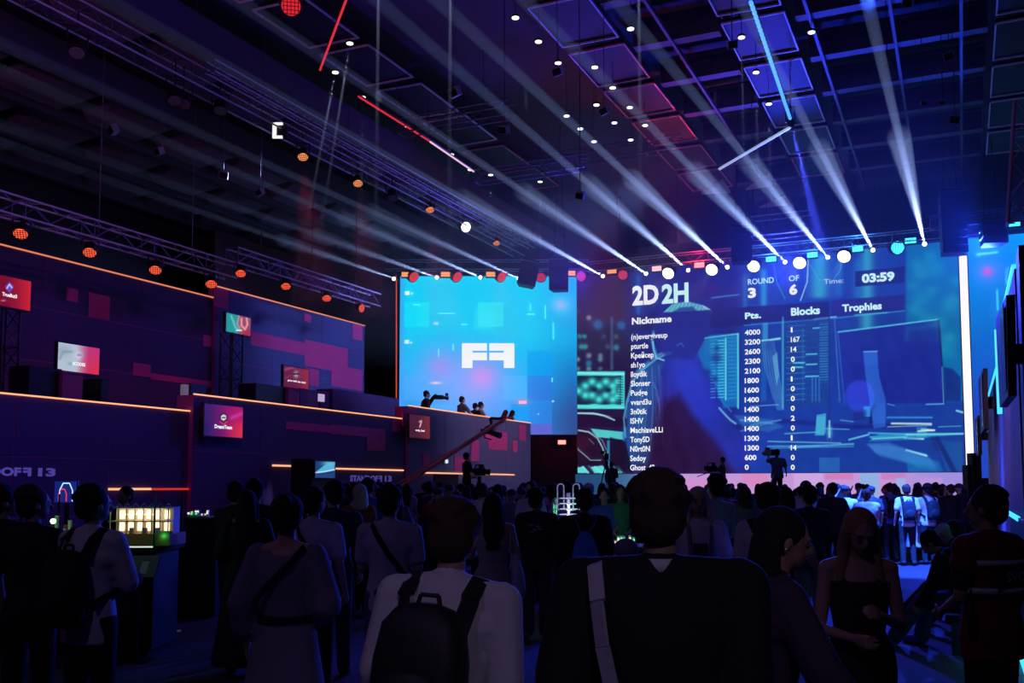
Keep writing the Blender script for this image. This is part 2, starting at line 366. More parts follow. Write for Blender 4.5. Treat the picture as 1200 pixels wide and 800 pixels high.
# ---------------------------------------------------------------- stage, screens
P_tl, P_bl, P_r = at_y(677, 322, D), at_y(677, 554, D), at_y(1128, 420, D)
zbot = at_y(900, 554, D).z; ztop = (at_y(720, 318, D).z + at_y(1100, 285, D).z) / 2; x0m, x1m = P_bl.x, P_r.x
print('main screen', x0m, x1m, zbot, ztop)
def paint_main(p):
    p.fill((28, 30, 110))
    p.poly([(670, 300), (740, 300), (740, 560), (670, 560)], (36, 22, 66), .95)
    p.poly([(735, 300), (865, 290), (865, 400), (735, 400)], (26, 34, 128), .8, 12)
    p.poly([(865, 290), (1140, 270), (1140, 560), (865, 560)], (22, 62, 158), .9, 14)
    p.poly([(1062, 270), (1140, 270), (1140, 470), (1062, 470)], (8, 108, 170), .9, 4)
    for (x, y, r) in ((1080, 350, 10), (1095, 315, 14), (1085, 372, 10), (1112, 360, 12), (1075, 310, 9), (1105, 410, 14), (1120, 330, 9)): p.glowe(x, y, r, r * .8, (30, 165, 185), .45)
    # bright cyan curtains of light
    for (x, wd, y0, y1, c, a) in ((960, 11, 296, 352, (60, 190, 205), .75), (983, 5, 300, 350, (30, 120, 200), .6), (1016, 8, 286, 410, (60, 190, 205), .7), (1005, 6, 300, 352, (40, 140, 210), .4), (895, 4, 312, 362, (50, 180, 210), .7), (873, 3, 320, 372, (40, 150, 200), .5), (748, 3, 318, 372, (20, 110, 200), .7), (769, 3, 330, 360, (20, 110, 200), .5)):
        k = np.exp(-((p.x - x) / wd) ** 2) * np.clip((p.y - y0) / 6, 0, 1) * np.clip((y1 - p.y) / 6, 0, 1) * a; p.mix(k, c)
    # server room dots at far left
    for (x, y, r, c) in ((690, 372, 2.2, (170, 190, 200)), (701, 380, 4.5, (20, 130, 190)), (728, 381, 4, (20, 120, 190)), (679, 394, 2, (50, 170, 160)), (685, 394, 2, (60, 180, 170)), (681, 406, 2.3, (60, 180, 170)), (686, 406, 2.3, (60, 180, 170)), (707, 394, 2.2, (70, 80, 110)), (712, 406, 2.2, (70, 100, 120)), (722, 407, 2.6, (60, 160, 180)), (690, 416.5, 2.3, (150, 170, 180)), (703.5, 416.5, 2, (120, 150, 170)), (690, 425.5, 2.6, (30, 150, 180)), (703.5, 421, 2.2, (110, 170, 180)), (690, 432, 2.2, (120, 170, 180)), (703.5, 432, 2, (90, 110, 140)), (677, 421, 2, (150, 190, 190)), (677, 432, 2, (110, 170, 170)), (722, 394, 2, (70, 120, 140)), (678, 365, 2, (80, 90, 120))):
        p.glowe(x, y, r * 1.3, r * 1.3, c, .9); p.glowe(x, y, r * .5, r * .5, (30, 40, 80), .4)
    p.line([(717, 372), (717, 432)], 3.5, (70, 110, 150), .55, 2)
    # molecular panel
    p.rect(672, 435, 732, 479, (70, 205, 205)); p.rect(672, 440, 728, 474, (22, 46, 74))
    mol = [(672, 457), (682, 450), (694, 457), (706, 449), (717, 444), (722, 457), (712, 462), (700, 467), (688, 462), (718, 471), (696, 472), (710, 453)]
    for (x, y) in mol: p.glowe(x, y, 6.0, 5.0, (60, 225, 220), 1, 1.2)
    p.line([(672, 457), (694, 457), (717, 444)], 4, (60, 220, 215)); p.line([(694, 457), (717, 471)], 4, (60, 220, 215))
    p.glowe(698, 457, 6, 4, (20, 40, 70), .9, 2); p.glowe(714, 456, 5, 4, (20, 40, 70), .9, 2)
    p.line([(672, 484), (700, 485), (716, 489)], 2, (170, 220, 225), .8); p.poly([(692, 502), (731, 506), (731, 515), (700, 512)], (80, 205, 205), .95)
    p.line([(676, 504), (690, 506), (702, 518), (708, 530)], 1.6, (150, 190, 210), .8); p.line([(713, 517), (713, 545)], 3.2, (40, 150, 190), .8)
    p.line([(677, 524), (695, 536), (706, 538)], 1.4, (140, 190, 210), .7)
    p.poly([(676, 548), (684, 546), (690, 554), (676, 554)], (90, 215, 215)); p.poly([(692, 547), (706, 545), (712, 554), (697, 554)], (90, 215, 215)); p.poly([(715, 549), (720, 549), (727, 554), (717, 554)], (90, 215, 215)); p.poly([(722, 545), (725, 545), (733, 554), (728, 554)], (90, 215, 215))
    # cyan window with code, right of the figure
    p.poly([(823, 393), (865, 390), (865, 470), (830, 470)], (18, 112, 182), .95)
    for i in range(11): p.line([(832, 398 + i * 6.5), (840, 397.6 + i * 6.5)], 2.2, (40, 200, 215), .8); p.line([(843, 399 + i * 6.3), (850, 398 + i * 6.3)], 2.0, (40, 200, 215), .8)
    p.glowe(838, 424, 7, 9, (24, 50, 130), .9, 1.2); p.line([(849, 396), (849, 466)], 1.6, (60, 210, 220), .9); p.line([(864, 392), (864, 476)], 2.2, (50, 190, 225), .9)
    p.glowe(818, 428, 6, 26, (30, 150, 200), .6)
    # the hooded figure seen from behind
    body = [(735, 470), (752, 436), (772, 415), (790, 408), (815, 415), (834, 436), (846, 476), (868, 502), (880, 554), (733, 554), (731, 510)]
    p.poly(body, (30, 34, 118), 1, 3); p.poly([(735, 470), (752, 436), (768, 420), (770, 470), (758, 554), (733, 554), (731, 510)], (34, 82, 150), .75, 8)
    p.poly([(765, 470), (800, 470), (840, 525), (862, 556), (745, 556), (758, 500)], (48, 20, 66), .9, 16)
    p.poly([(770, 360), (778, 352), (832, 348), (838, 362), (834, 385), (820, 412), (806, 424), (775, 410), (766, 390)], (28, 36, 128), 1, 4)
    p.poly([(777, 366), (788, 356), (805, 353), (822, 357), (836, 365)], (110, 205, 215), .95, 1.5); p.poly([(787, 366), (797, 360), (812, 359), (818, 366)], (30, 70, 140), .9, 2)
    p.line([(823, 358), (834, 364)], 1.6, (200, 235, 235), .8)
    p.line([(768, 372), (764, 400), (769, 414)], 3, (50, 150, 200), .8, 2); p.line([(764, 420), (775, 414), (787, 412)], 2.4, (120, 190, 220), .8, 2)
    p.line([(747, 436), (760, 425)], 4, (80, 180, 210), .7, 4); p.line([(833, 433), (842, 450), (846, 470), (857, 482)], 1.4, (90, 180, 220), .7)
    p.line([(735, 470), (731, 515)], 2, (60, 150, 200), .6, 2); p.line([(741, 440), (736, 470)], 1.5, (110, 200, 225), .6, 2)
    for (x, a) in ((752, .5), (775, .5), (768, .4), (783, .25)): p.line([(x, 440), (x + 2, 520)], 1.2, (90, 130, 190), a, 2)
    p.glowe(805, 440, 34, 44, (44, 62, 205), .85); p.glowe(826, 480, 30, 36, (40, 56, 200), .75); p.glowe(780, 470, 20, 26, (60, 30, 120), .3)
    p.glowe(862, 530, 38, 28, (44, 60, 200), .55)
    # middle: racks, cables, window frames
    p.rect(892, 380, 898, 470, (24, 96, 180), .7, 2); p.line([(941, 385), (941, 470)], 1.6, (50, 170, 220), .7); p.line([(917, 360), (917, 475)], 3.0, (36, 120, 200), .6, 2)
    for i in range(9): p.line([(920, 392 + i * 9), (958, 388 + i * 9.4)], .9, (50, 150, 210), .55)
    for i in range(12): p.line([(960, 378 + i * 6.4), (971, 377 + i * 6.4)], 1.4, (50, 150, 215), .6)
    p.line([(903, 398), (914, 396)], 2, (120, 215, 235), .9); p.line([(929, 425), (943, 425)], 2, (40, 170, 220), .8); p.line([(930, 430), (941, 430)], 1.6, (40, 170, 220), .8)
    for i in range(5): p.line([(896 + i * 3, 410), (900 + i * 3, 440), (906 + i * 3, 468)], 1, (70, 140, 200), .5)
    p.line([(834, 349), (866, 345)], 1.6, (60, 180, 215), .8)
    p.line([(905, 300), (910, 330), (920, 350)], 1.2, (60, 170, 215), .7); p.line([(947, 304), (946, 330), (938, 352)], 1.4, (190, 230, 240), .8); p.line([(949, 310), (960, 328), (975, 330), (985, 316), (987, 300)], 1.2, (70, 180, 215), .7)
    # header bands
    HB = (24, 26, 98)
    p.poly([(735, 370), (880, 359), (880, 381), (735, 389)], HB, .75); p.poly([(870, 360), (972, 353), (972, 372), (870, 379)], HB, .85); p.poly([(974, 352), (1060, 345), (1060, 364), (974, 371)], (34, 34, 120), .85); p.poly([(1002, 318), (1060, 312), (1060, 331), (1002, 336)], (22, 32, 108), .95)
    p.line([(872, 381), (972, 373.5), (1060, 364)], 1.2, (60, 170, 215), .7); p.line([(954, 374), (980, 371)], 1.6, (150, 225, 240), .8); p.line([(1002, 369), (1040, 366)], 1.4, (80, 190, 220), .8)
    # desktop monitor
    p.poly([(982, 389), (1100, 374), (1106, 472), (990, 474)], (27, 42, 148), .95, 1.5); p.poly([(1061, 382), (1098, 377), (1100, 400), (1061, 400)], (22, 84, 170), .6, 5)
    p.line([(982, 389), (1100, 374)], 1.8, (90, 200, 230), .9); p.line([(1100, 375), (1107, 472)], 2.4, (22, 30, 100), .9); p.line([(982, 390), (990, 474)], 1.2, (70, 120, 210), .6); p.line([(1086, 473), (1106, 473)], 1.4, (60, 150, 220), .7)
    p.poly([(1012, 412), (1028, 411), (1030, 440), (1037, 470), (1037, 500), (1022, 500), (1018, 460)], (46, 84, 200), .9, 1.5); p.line([(1025, 475), (1020, 485), (1021, 495)], 4, (22, 30, 110), .9, 2)
    p.rect(1012, 476, 1020, 488, (50, 150, 220), .9)
    # desk and its reflections, keyboard, hand
    p.line([(860, 500), (900, 497), (918, 493), (1000, 500), (1060, 498)], 5, (22, 34, 120), .8, 3)
    for (a, b, y, yy, c, al) in ((1040, 1092, 489, 489, (50, 150, 220), .8), (1045, 1091, 496, 496.5, (190, 230, 230), .9), (1080, 1095, 503, 504, (180, 230, 225), .9), (900, 960, 523, 522, (80, 170, 220), .7), (925, 1000, 524, 520, (90, 190, 225), .8), (868, 905, 492, 496, (80, 190, 220), .7), (1020, 1128, 512, 508, (60, 180, 215), .85), (1060, 1082, 513, 514, (220, 240, 235), .8), (1062, 1085, 528, 533, (150, 225, 235), .9), (1121, 1128, 481, 483, (130, 220, 235), .9), (995, 1018, 515, 509, (110, 210, 230), .8)): p.line([(a, y), (b, yy)], 2.2, c, al)
    p.poly([(1030, 508), (1080, 506), (1128, 508), (1065, 515), (1018, 517)], (40, 150, 200), .7, 2)
    p.poly([(1018, 520), (1045, 522), (1085, 532), (1100, 545), (1060, 540), (1025, 530)], (46, 110, 200), .7, 3); p.poly([(1060, 535), (1100, 540), (1105, 552), (1075, 548)], (26, 110, 180), .7, 3)
    p.line([(1093, 515), (1112, 540), (1120, 553)], 7, (24, 40, 120), .8, 3)
    p.rect(957, 488, 968, 508, (50, 160, 210), .8); p.rect(960, 536, 984, 553, (44, 120, 190), .6); p.glowe(972, 506, 3, 8, (120, 220, 240), .8); p.rect(1074, 500, 1086, 512, (60, 190, 215), .4)
    p.poly([(1095, 515), (1128, 518), (1128, 552), (1110, 552)], (24, 92, 160), .6, 3)
    p.glowe(950, 460, 60, 60, (30, 60, 190), .30); p.glowe(850, 330, 30, 40, (30, 30, 110), .3); p.rect(670, 300, 700, 366, (30, 34, 100), .5, 14)
    # finer detail of the picture
    DKV = (30, 14, 52)
    p.poly([(677, 484), (735, 490), (735, 500), (690, 500), (677, 502)], DKV, .8, 2); p.poly([(677, 504), (696, 508), (708, 524), (710, 545), (677, 546)], (22, 12, 40), .85, 3); p.poly([(715, 512), (733, 518), (742, 554), (730, 554), (715, 540)], (22, 12, 40), .85, 2)
    for (pts, wd, a) in (([(676, 484), (695, 484), (708, 487), (720, 492)], 1.6, .9), ([(678, 504), (690, 506), (700, 513), (706, 524), (709, 534)], 1.3, .9), ([(694, 506), (706, 516), (712, 530)], .9, .6), ([(677, 526), (684, 532), (692, 539), (704, 539)], 1.0, .8), ([(690, 514), (696, 520)], .8, .5)): p.line(pts, wd, (170, 225, 235), a, 1)
    for i in range(7): p.line([(676 + i * 7, 546 + (i % 2)), (682 + i * 7.5, 553.5)], 2.6, (120, 225, 225), .75 if i % 2 else .3)
    # hexagon lattice on the cyan monitor
    p.rect(677, 440.5, 724, 473, (18, 40, 66), .9); hexes = [(678, 458), (686, 452), (694, 447), (702, 452), (710, 447), (718, 452), (694, 463), (702, 468), (710, 463), (718, 468), (686, 463), (718, 458), (724, 447), (724, 464)]
    for (x, y) in hexes: p.glowe(x, y, 4.6, 4.4, (70, 228, 222), 1, 1.0)
    for (x, y) in ((696, 456), (713, 457)): p.glowe(x, y, 4.6, 3.0, (16, 36, 62), 1, 1.3)
    for y in range(441, 474, 3): p.line([(724, y), (730, y + .6)], 1.1, (20, 60, 84), .8)
    p.line([(675, 437), (731, 438)], 2.2, (150, 245, 240), .8); p.line([(675, 476), (731, 477)], 2.2, (110, 230, 225), .8)
    # jacket: lit left edge, folds, dark interior, blue light falling over the shoulder
    p.poly([(736, 476), (748, 441), (764, 424), (778, 424), (770, 452), (766, 520), (758, 546), (742, 540), (735, 510)], (38, 84, 150), .55, 5)
    for (x0, y0, x1, y1, a) in ((752, 440, 745, 525, .45), (758, 434, 753, 530, .3), (764, 430, 762, 528, .4), (772, 428, 771, 500, .35), (748, 452, 741, 500, .3), (769, 460, 774, 500, .35), (765, 448, 772, 470, .4)): p.line([(x0, y0), ((x0 + x1) / 2 + 2, (y0 + y1) / 2), (x1, y1)], 1.1, (120, 170, 215), a, 1.6)
    p.poly([(780, 470), (796, 462), (812, 486), (846, 528), (858, 556), (764, 556), (762, 520)], (38, 16, 56), .75, 10)
    p.line([(765, 400), (766, 410), (769, 419), (778, 422)], 2.0, (120, 215, 235), .85, 1.2); p.line([(742, 446), (752, 434), (768, 421), (778, 416), (786, 414)], 2.0, (110, 195, 225), .8, 2); p.line([(733, 512), (731, 490), (735, 468), (743, 444)], 1.8, (80, 190, 215), .7, 1.4)
    p.poly([(768, 378), (772, 366), (834, 365), (833, 384), (822, 404), (812, 422), (800, 420), (782, 419), (769, 406)], (32, 40, 140), .75, 3); p.line([(835, 384), (824, 406), (812, 428)], 1.2, (26, 60, 150), .8, 2); p.line([(793, 405), (798, 402), (801, 406)], 1.2, (90, 130, 220), .6)
    for i in range(9): p.line([(784 + i * 4.6, 364.5), (790 + i * 4.2, 355 + .1 * (i - 4) ** 2)], .9, (30, 80, 150), .55, 1)
    # code window: lattice, glyph columns and inner frame
    p.poly([(818, 412), (826, 397), (864, 391), (866, 476), (848, 478), (838, 450), (824, 430)], (20, 116, 188), .75, 2)
    for i in range(20): y = 399 + i * 3.5; p.line([(841.5, y), (848.5, y - .3)], 1.0, (90, 225, 230), .85); p.line([(833, y + .4), (838, y)], 1.1, (60, 200, 220), .7 if i % 3 else .3)
    for i in range(17): p.line([(853, 396 + i * 4.4), (862, 395.6 + i * 4.4)], .8, (90, 200, 225), .45)
    for (x, y, r_) in ((839, 419, 6.5), (829, 436, 5), (838, 444, 4), (840, 408, 3.4)): p.glowe(x, y, r_, r_ * .9, (26, 60, 140), .95, 1.1)
    p.line([(850.5, 396), (850.5, 468)], 1.4, (120, 235, 235), .9); p.line([(865, 391), (865, 478)], 1.8, (100, 215, 235), .9); p.line([(826, 396), (865, 391)], 1.2, (110, 230, 235), .8)
    p.line([(843, 478), (850, 486), (856, 492), (862, 496)], 2.2, (110, 200, 230), .8, 1.5)
    # racks and cables in the middle
    p.poly([(917, 378), (972, 371), (972, 476), (917, 478)], (26, 66, 140), .55, 1.5)
    for i in range(15): y = 382 + i * 6.2; p.line([(922, y), (944, y - 1.2)], .9, (60, 165, 215), .5); 
    for i in range(22): y = 380 + i * 3.1; p.line([(961, y), (970, y - .4)], 1.0, (70, 175, 220), .55)
    for (x0, y0, x1, y1) in ((930, 425, 942, 425), (931, 430, 940, 430), (945, 415, 957, 414.5), (945, 427, 957, 426.5), (944, 441, 959, 440.5), (953, 384.5, 960, 384)): p.line([(x0, y0), (x1, y1)], 1.7, (90, 205, 230), .85)
    for x in (952, 956, 960): p.line([(x, 442), (x, 470)], 1.0, (60, 150, 210), .7)
    p.line([(917.5, 372), (917.5, 478)], 2.0, (70, 175, 220), .75, 1.5); p.line([(972, 372), (972, 520)], 1.6, (26, 50, 130), .8); p.line([(978, 374), (984, 470)], 1.2, (90, 150, 220), .55)
    for i in range(7): p.line([(893 + i * 2.2, 398), (896 + i * 2.6, 430), (904 + i * 1.8, 456), (911 + i * 1.2, 480)], 1.0, (90, 165, 215), .5, 1)
    p.poly([(905, 418), (911, 412), (913, 440), (910, 452)], (110, 195, 225), .55, 1.5); p.rect(894, 378, 900, 398, (60, 170, 215), .6)
    p.line([(880, 476), (912, 474)], 1.4, (110, 190, 225), .6); p.line([(893, 399), (914, 397)], 1.8, (130, 220, 235), .9)
    # monitor back: darker cut edge and the stand
    p.poly([(1066, 388), (1097, 384), (1104, 470), (1000, 472), (998, 430), (1040, 426), (1062, 402)], (26, 38, 140), .55, 4); p.poly([(1106, 430), (1116, 432), (1126, 442), (1126, 470), (1108, 470)], (20, 34, 120), .8, 2)
    p.poly([(1011.5, 412), (1027.5, 411), (1030, 440), (1038, 468), (1038, 500), (1024, 502), (1019, 470), (1014, 440)], (44, 100, 205), .7, 1.2); p.line([(1012, 412), (1028, 411.5)], 1.2, (120, 190, 235), .8); p.line([(1085, 474), (1106, 473), (1104, 430)], 1.2, (100, 180, 225), .7)
    # desk: stacked streaks of light, cables, hand and sleeve
    p.rect(1000, 480, 1015, 492, (24, 36, 120), .6, 2)
    for (x0, y0, x1, y1, wd, c, a) in ((920, 508, 960, 506, 1.6, (90, 190, 220), .7), (965, 502, 995, 503, 1.4, (100, 190, 225), .6), (972, 493, 972, 512, 1.8, (150, 235, 245), .8), (985, 492, 1000, 494, 1.2, (120, 200, 230), .6), (900, 517, 985, 519, 1.6, (110, 195, 225), .7), (905, 525, 1000, 523, 1.2, (90, 170, 220), .6), (1018, 507, 1070, 509, 2.0, (80, 180, 220), .75), (1022, 514, 1062, 512, 1.4, (130, 215, 235), .8), (1062, 509, 1129, 508, 1.6, (130, 225, 230), .85), (1040, 500, 1092, 498, 1.0, (190, 230, 200), .7), (1076, 505, 1094, 504, 1.6, (225, 245, 225), .9), (1040, 473, 1048, 475, 1.2, (110, 180, 230), .6), (1100, 500, 1126, 499, 1.2, (90, 190, 225), .7), (880, 498, 915, 492, 2.2, (80, 170, 215), .6), (868, 505, 900, 496, 1.2, (110, 190, 225), .5), (1062, 527, 1086, 534, 2.0, (150, 230, 240), .9)): p.line([(x0, y0), (x1, y1)], wd, c, a, 1)
    p.poly([(957, 486), (968, 484), (966, 510), (955, 510)], (70, 185, 215), .75, 1); p.poly([(860, 486), (884, 488), (905, 492), (918, 500), (900, 506), (870, 500)], (60, 130, 205), .45, 3)
    p.poly([(1015, 520), (1040, 518), (1058, 524), (1090, 538), (1098, 548), (1060, 542), (1030, 534)], (70, 140, 215), .45, 3); p.poly([(1062, 536), (1085, 540), (1102, 553), (1064, 553)], (30, 130, 190), .5, 2)
    p.line([(1098, 514), (1108, 532), (1118, 553)], 6, (22, 34, 110), .7, 2); p.poly([(1083, 516), (1094, 515), (1096, 535), (1088, 530)], (26, 60, 140), .6, 2)
    for (x, y, r_) in ((1078, 322, 9), (1092, 340, 8), (1072, 362, 9), (1100, 378, 10), (1112, 395, 9), (1090, 300, 8), (1118, 350, 10), (1070, 335, 7)): p.glowe(x, y, r_, r_ * .8, (60, 190, 195), .30)
    p.noise(6, .12, 4)
ms = thing('led_wall', 'giant LED wall over the stage showing a hooded figure and the score table', 'screen', (x0m, D, zbot))
part_local(MB().box((x0m - .1, D + .03, zbot - .1), (x1m + .05, D + .5, ztop + .1)).build('cabinet', BLACK), ms)
painted('display', (x0m, D, zbot), XA, ZA, x1m - x0m, ztop - zbot, 640, 330, paint_main, ms)
for x in (x0m + 2, (x0m + x1m) / 2, x1m - 2): part_local(MB().tube((x, D + .25, ztop), (x, D + .25, HC + .9), .05).tube((x, D + .4, 0), (x, D + .4, zbot), .12).build('support', DARK), ms)
WT = glow('text_white', (250, 252, 255), 1.0); CT = glow('text_mint', (205, 250, 250), 1.0)
def scr_text(s, x0, x1, yb, yt, m=WT, bold=.02, ref=None, Y=D - .03, keep=False):
    a = at_y(x0, yb, Y); b = at_y(x1, yb, Y); t = at_y(x0, yt, Y)
    return text_on('screen_text', s, a, XA, ZA, b.x - a.x, t.z - a.z, m, ms, bold, ref=ref, keep=keep)
REFC = (0, .70); REFN = (-.0, .70)
scr_text('2D', 741, 772, 357, 336, WT, .04, REFC); scr_text('2H', 775.5, 807, 355, 334, CT, .04, REFC)
scr_text('Nickname', 740.5, 787, 380, 372.5, WT, .035, REFC)
for i, s in enumerate(['(n)evergiveup', 'pturtle', 'Kpeйcep', 'sh1yo', 'lloydik', 'Slonser', 'Pudge', 'vvard3u', '3n0tik', 'ISHV', 'MachiaveLLi', 'TonySD', 'N0rt0N', 'Sedoy', 'Ghost_42']):
    wds = [42.5, 20, 26.5, 16.5, 19, 23, 19.5, 24, 19, 15, 38, 22.5, 23, 18.5, 29][i]; y = 397.6 + i * 10.92; x = 739.7 - i * .09
    scr_text(s, x, x + wds, y + .3, y - 6.0, WT, .018, REFC)
scr_text('ROUND', 876.5, 907, 333.5, 327, CT, .012, REFC); scr_text('OF', 924.5, 936.5, 329.5, 323, CT, .012, REFC)
scr_text('3', 876.5, 886, 348.5, 338, WT, .05, REFC); scr_text('6', 925, 934.5, 344.8, 334, WT, .05, REFC)
scr_text('Pts.', 873, 892, 373.5, 366.5, CT, .04, REFC); scr_text('Blocks', 927, 961, 369.5, 361, CT, .04, REFC); scr_text('Trophies', 987, 1033.5, 365, 357, CT, .04, REFC)
scr_text('Time:', 965.5, 988.5, 333, 327, mat('text_dim', (.02, .02, .02), .5, emit=lin((195, 218, 238))), .0, REFC); scr_text('03:59', 1010, 1048.5, 331, 321.5, CT, .05, REFC)
for i, s in enumerate('4000 3200 2600 2300 2100 1800 1600 1400 1400 1400 1400 1300 1300 600 0'.split()):
    y = 392.6 + i * 11.25; scr_text(s, 872.8, 872.8 + (4.6 if s == '0' else 4.55 * len(s)) - (1.6 if s[0] == '1' else 0), y, y - 5.8, WT, .022, REFC)
for i, s in enumerate('1 167 14 0 0 1 0 0 0 2 0 1 14 0 0'.split()):
    y = 389.2 + i * 11.5; scr_text(s, 926.8, 926.8 + {'1': 2, '14': 6.6, '167': 10.5}.get(s, 4.6), y, y - 5.8, WT, .022, REFC)
# left LED wall, facing the hall
DL = P_bl.dot(FH) - .02
def on_left(px, py, off=0.0): return at_d(px, py, DL - off)
LP0 = on_left(467.5, 509); LP1 = on_left(676.5, 509); LT = on_left(570, 323.5)
def paint_left(p):
    p.fill((0, 200, 240)); k = np.clip((p.y - 390) / 110, 0, 1); p.mix(k * .8, (60, 120, 225)); p.mix(np.clip((p.x - 620) / 50, 0, 1) * .45, (0, 120, 215)); p.mix(np.clip((p.x - 615) / 55, 0, 1) * np.clip((p.y - 400) / 90, 0, 1) * .95, (42, 72, 135))
    p.mix(np.clip((p.x - 470) / -8 + 1, 0, 1) * .5, (90, 140, 235))
    p.glowe(555, 455, 52, 46, (150, 160, 245), .75); p.glowe(515, 430, 34, 32, (130, 160, 245), .6); p.glowe(657, 357, 14, 12, (120, 195, 245), .9); p.glowe(657, 357, 4, 4, (190, 170, 220), .7)
    for (x0, y0, x1, y1, c, a) in ((474, 354, 503, 383, (0, 225, 245), .7), (560, 354, 590, 383, (60, 235, 235), .55), (555, 364, 578, 386, (60, 225, 240), .4), (618, 411, 647, 440, (0, 150, 235), .55), (531, 411, 590, 440, (90, 165, 245), .25), (474, 440, 503, 469, (90, 160, 245), .5), (589, 440, 618, 469, (90, 180, 245), .4), (618, 440, 647, 469, (50, 105, 215), .5), (618, 469, 647, 509, (40, 130, 225), .6), (599, 473, 620, 496, (20, 150, 235), .8), (503, 474, 533, 509, (80, 180, 245), .4), (618, 497, 647, 509, (110, 85, 195), .7), (475, 353, 490, 384, (0, 205, 240), .4)): p.rect(x0, y0, x1, y1, c, a)
    for (a, b, c, d) in ((514, 367, 532, 367), (485, 357, 492, 357), (541, 380, 547, 380), (618, 368, 626, 368)): p.line([(a, b), (c, d)], 1.6, (110, 250, 250), .9)
    for (x, y0, y1) in ((621.5, 356, 363), (639, 358, 373), (648.5, 378, 397), (531, 403, 410), (514, 409, 417), (647, 443, 447)): p.line([(x, y0), (x, y1)], 1.5, (110, 250, 250), .9)
    p.glowe(565, 441, 12, 12, (235, 130, 205), .6); p.glowe(565, 438, 26, 22, (190, 140, 235), .45); p.glowe(516, 430, 14, 14, (185, 125, 220), .5)
    p.rect(474.5, 341, 480, 345.5, (225, 250, 250)); p.rect(481.5, 342, 484, 345, (150, 240, 250)); p.rect(474, 398, 479.5, 402.5, (205, 235, 250)); p.rect(480.5, 400, 483, 402.5, (170, 225, 250))
    p.rect(508, 377, 514, 380.5, (200, 215, 245), .8); p.glowe(511, 448.5, 6, 1.4, (250, 190, 210), 1); p.rect(608, 469.5, 617, 473, (255, 205, 210)); p.glowe(612, 471, 8, 4, (235, 130, 170), .5)
    p.glowe(648, 470, 1, 1, (255, 255, 255), 1); p.glowe(631, 485, .8, .8, (200, 220, 255), 1)
    p.noise(3, .1, 8)
ls = thing('led_wall', 'bright cyan LED wall with the white mirrored F logo left of the main screen', 'screen', LP0)
wl = (LP1 - LP0).length; hl = LT.z - LP0.z
bk = MB(); n_ = FH * .03; th = FH * .4
bk.hexa([LP0 + n_, LP1 + n_, LP1 + th, LP0 + th], [LP0 + n_ + ZA * hl, LP1 + n_ + ZA * hl, LP1 + th + ZA * hl, LP0 + th + ZA * hl])
part_local(bk.build('cabinet', BLACK), ls)
painted('display', LP0, RT, ZA, wl, hl, 300, 262, paint_left, ls, paint_mat('painted_screen_bright', 1.14))
lg = MB()
def lrect(x0, y0, x1, y1):
    a, b, c, d = on_left(x0, y1, .03), on_left(x1, y1, .03), on_left(x1, y0, .03), on_left(x0, y0, .03)
    f = -FH * .01; lg.hexa([a, b, b + f, a + f], [d, c, c + f, d + f])
for s_, o_ in ((1, 541.3), (-1, 602.8)):
    for (a, b, c, d) in ((0, 402, 12.4, 431), (12.4, 402, 29.4, 410.8), (12.4, 413, 29.4, 422)):
        x0, x1 = sorted((o_ + s_ * a, o_ + s_ * c)); lrect(x0, b, x1, d)
part_local(lg.build('logo', WT), ls)
# red LED rope down the left edge
rope = MB().path([on_left(464.5, 322, .05), on_left(464.5, 470, .05)], .03)
part_local(rope.build('led_rope', glow('rope_red', (200, 70, 60), 1.0)), ls)
# black drape below the left LED wall
dr = MB(); a, b = on_left(560, 509, -.1), on_left(676.5, 509, -.1)
dr.hexa([Vector((a.x, a.y, 0)), Vector((b.x, b.y, 0)), Vector((b.x, b.y, 0)) + FH * .05, Vector((a.x, a.y, 0)) + FH * .05], [Vector((a.x, a.y, a.z)), Vector((b.x, b.y, a.z)), Vector((b.x, b.y, a.z)) + FH * .05, Vector((a.x, a.y, a.z)) + FH * .05])
tag(dr.build('stage_drape', mat('drape_black', (.03, .02, .04), .95, var=.3, scale=2)), 'black stage drape hanging under the cyan LED wall', 'curtain')
# right LED wall behind the white pillar
RY = D + .3; rp0 = at_y(1134, 560, RY); rpt = at_y(1160, 277, RY)
def paint_right(p):
    p.fill((0, 140, 225)); p.mix(np.clip((p.y - 330) / 150, 0, 1) * .9, (36, 62, 190)); p.mix(np.clip((300 - p.y) / 25, 0, 1) * .6, (0, 170, 235)); p.rect(1160, 310, 1196, 372, (40, 130, 235), .35)
    p.glowe(1157, 318, 16, 14, (110, 140, 240), .85); p.glowe(1157, 318, 5, 5, (235, 90, 175), .9)
    p.line([(1145.5, 298.5), (1168, 295)], 2.8, (90, 240, 250)); p.line([(1180, 314), (1180, 332)], 2, (90, 230, 250)); p.line([(1169, 340), (1169, 362)], 2.6, (60, 220, 245)); p.noise(3, .1, 3)
rs_ = thing('led_wall', 'blue LED wall right of the white glowing pillar', 'screen', (rp0.x, RY, rp0.z))
part_local(MB().box((rp0.x, RY + .03, rp0.z), (rp0.x + 6, RY + .4, rpt.z)).build('cabinet', BLACK), rs_)
painted('display', (rp0.x, RY, rp0.z), XA, ZA, 6, rpt.z - rp0.z, 90, 130, paint_right, rs_)
part_local(MB().box((rp0.x + .3, RY + .1, 0), (rp0.x + 5.7, RY + .3, rp0.z)).build('support', DARK), rs_)
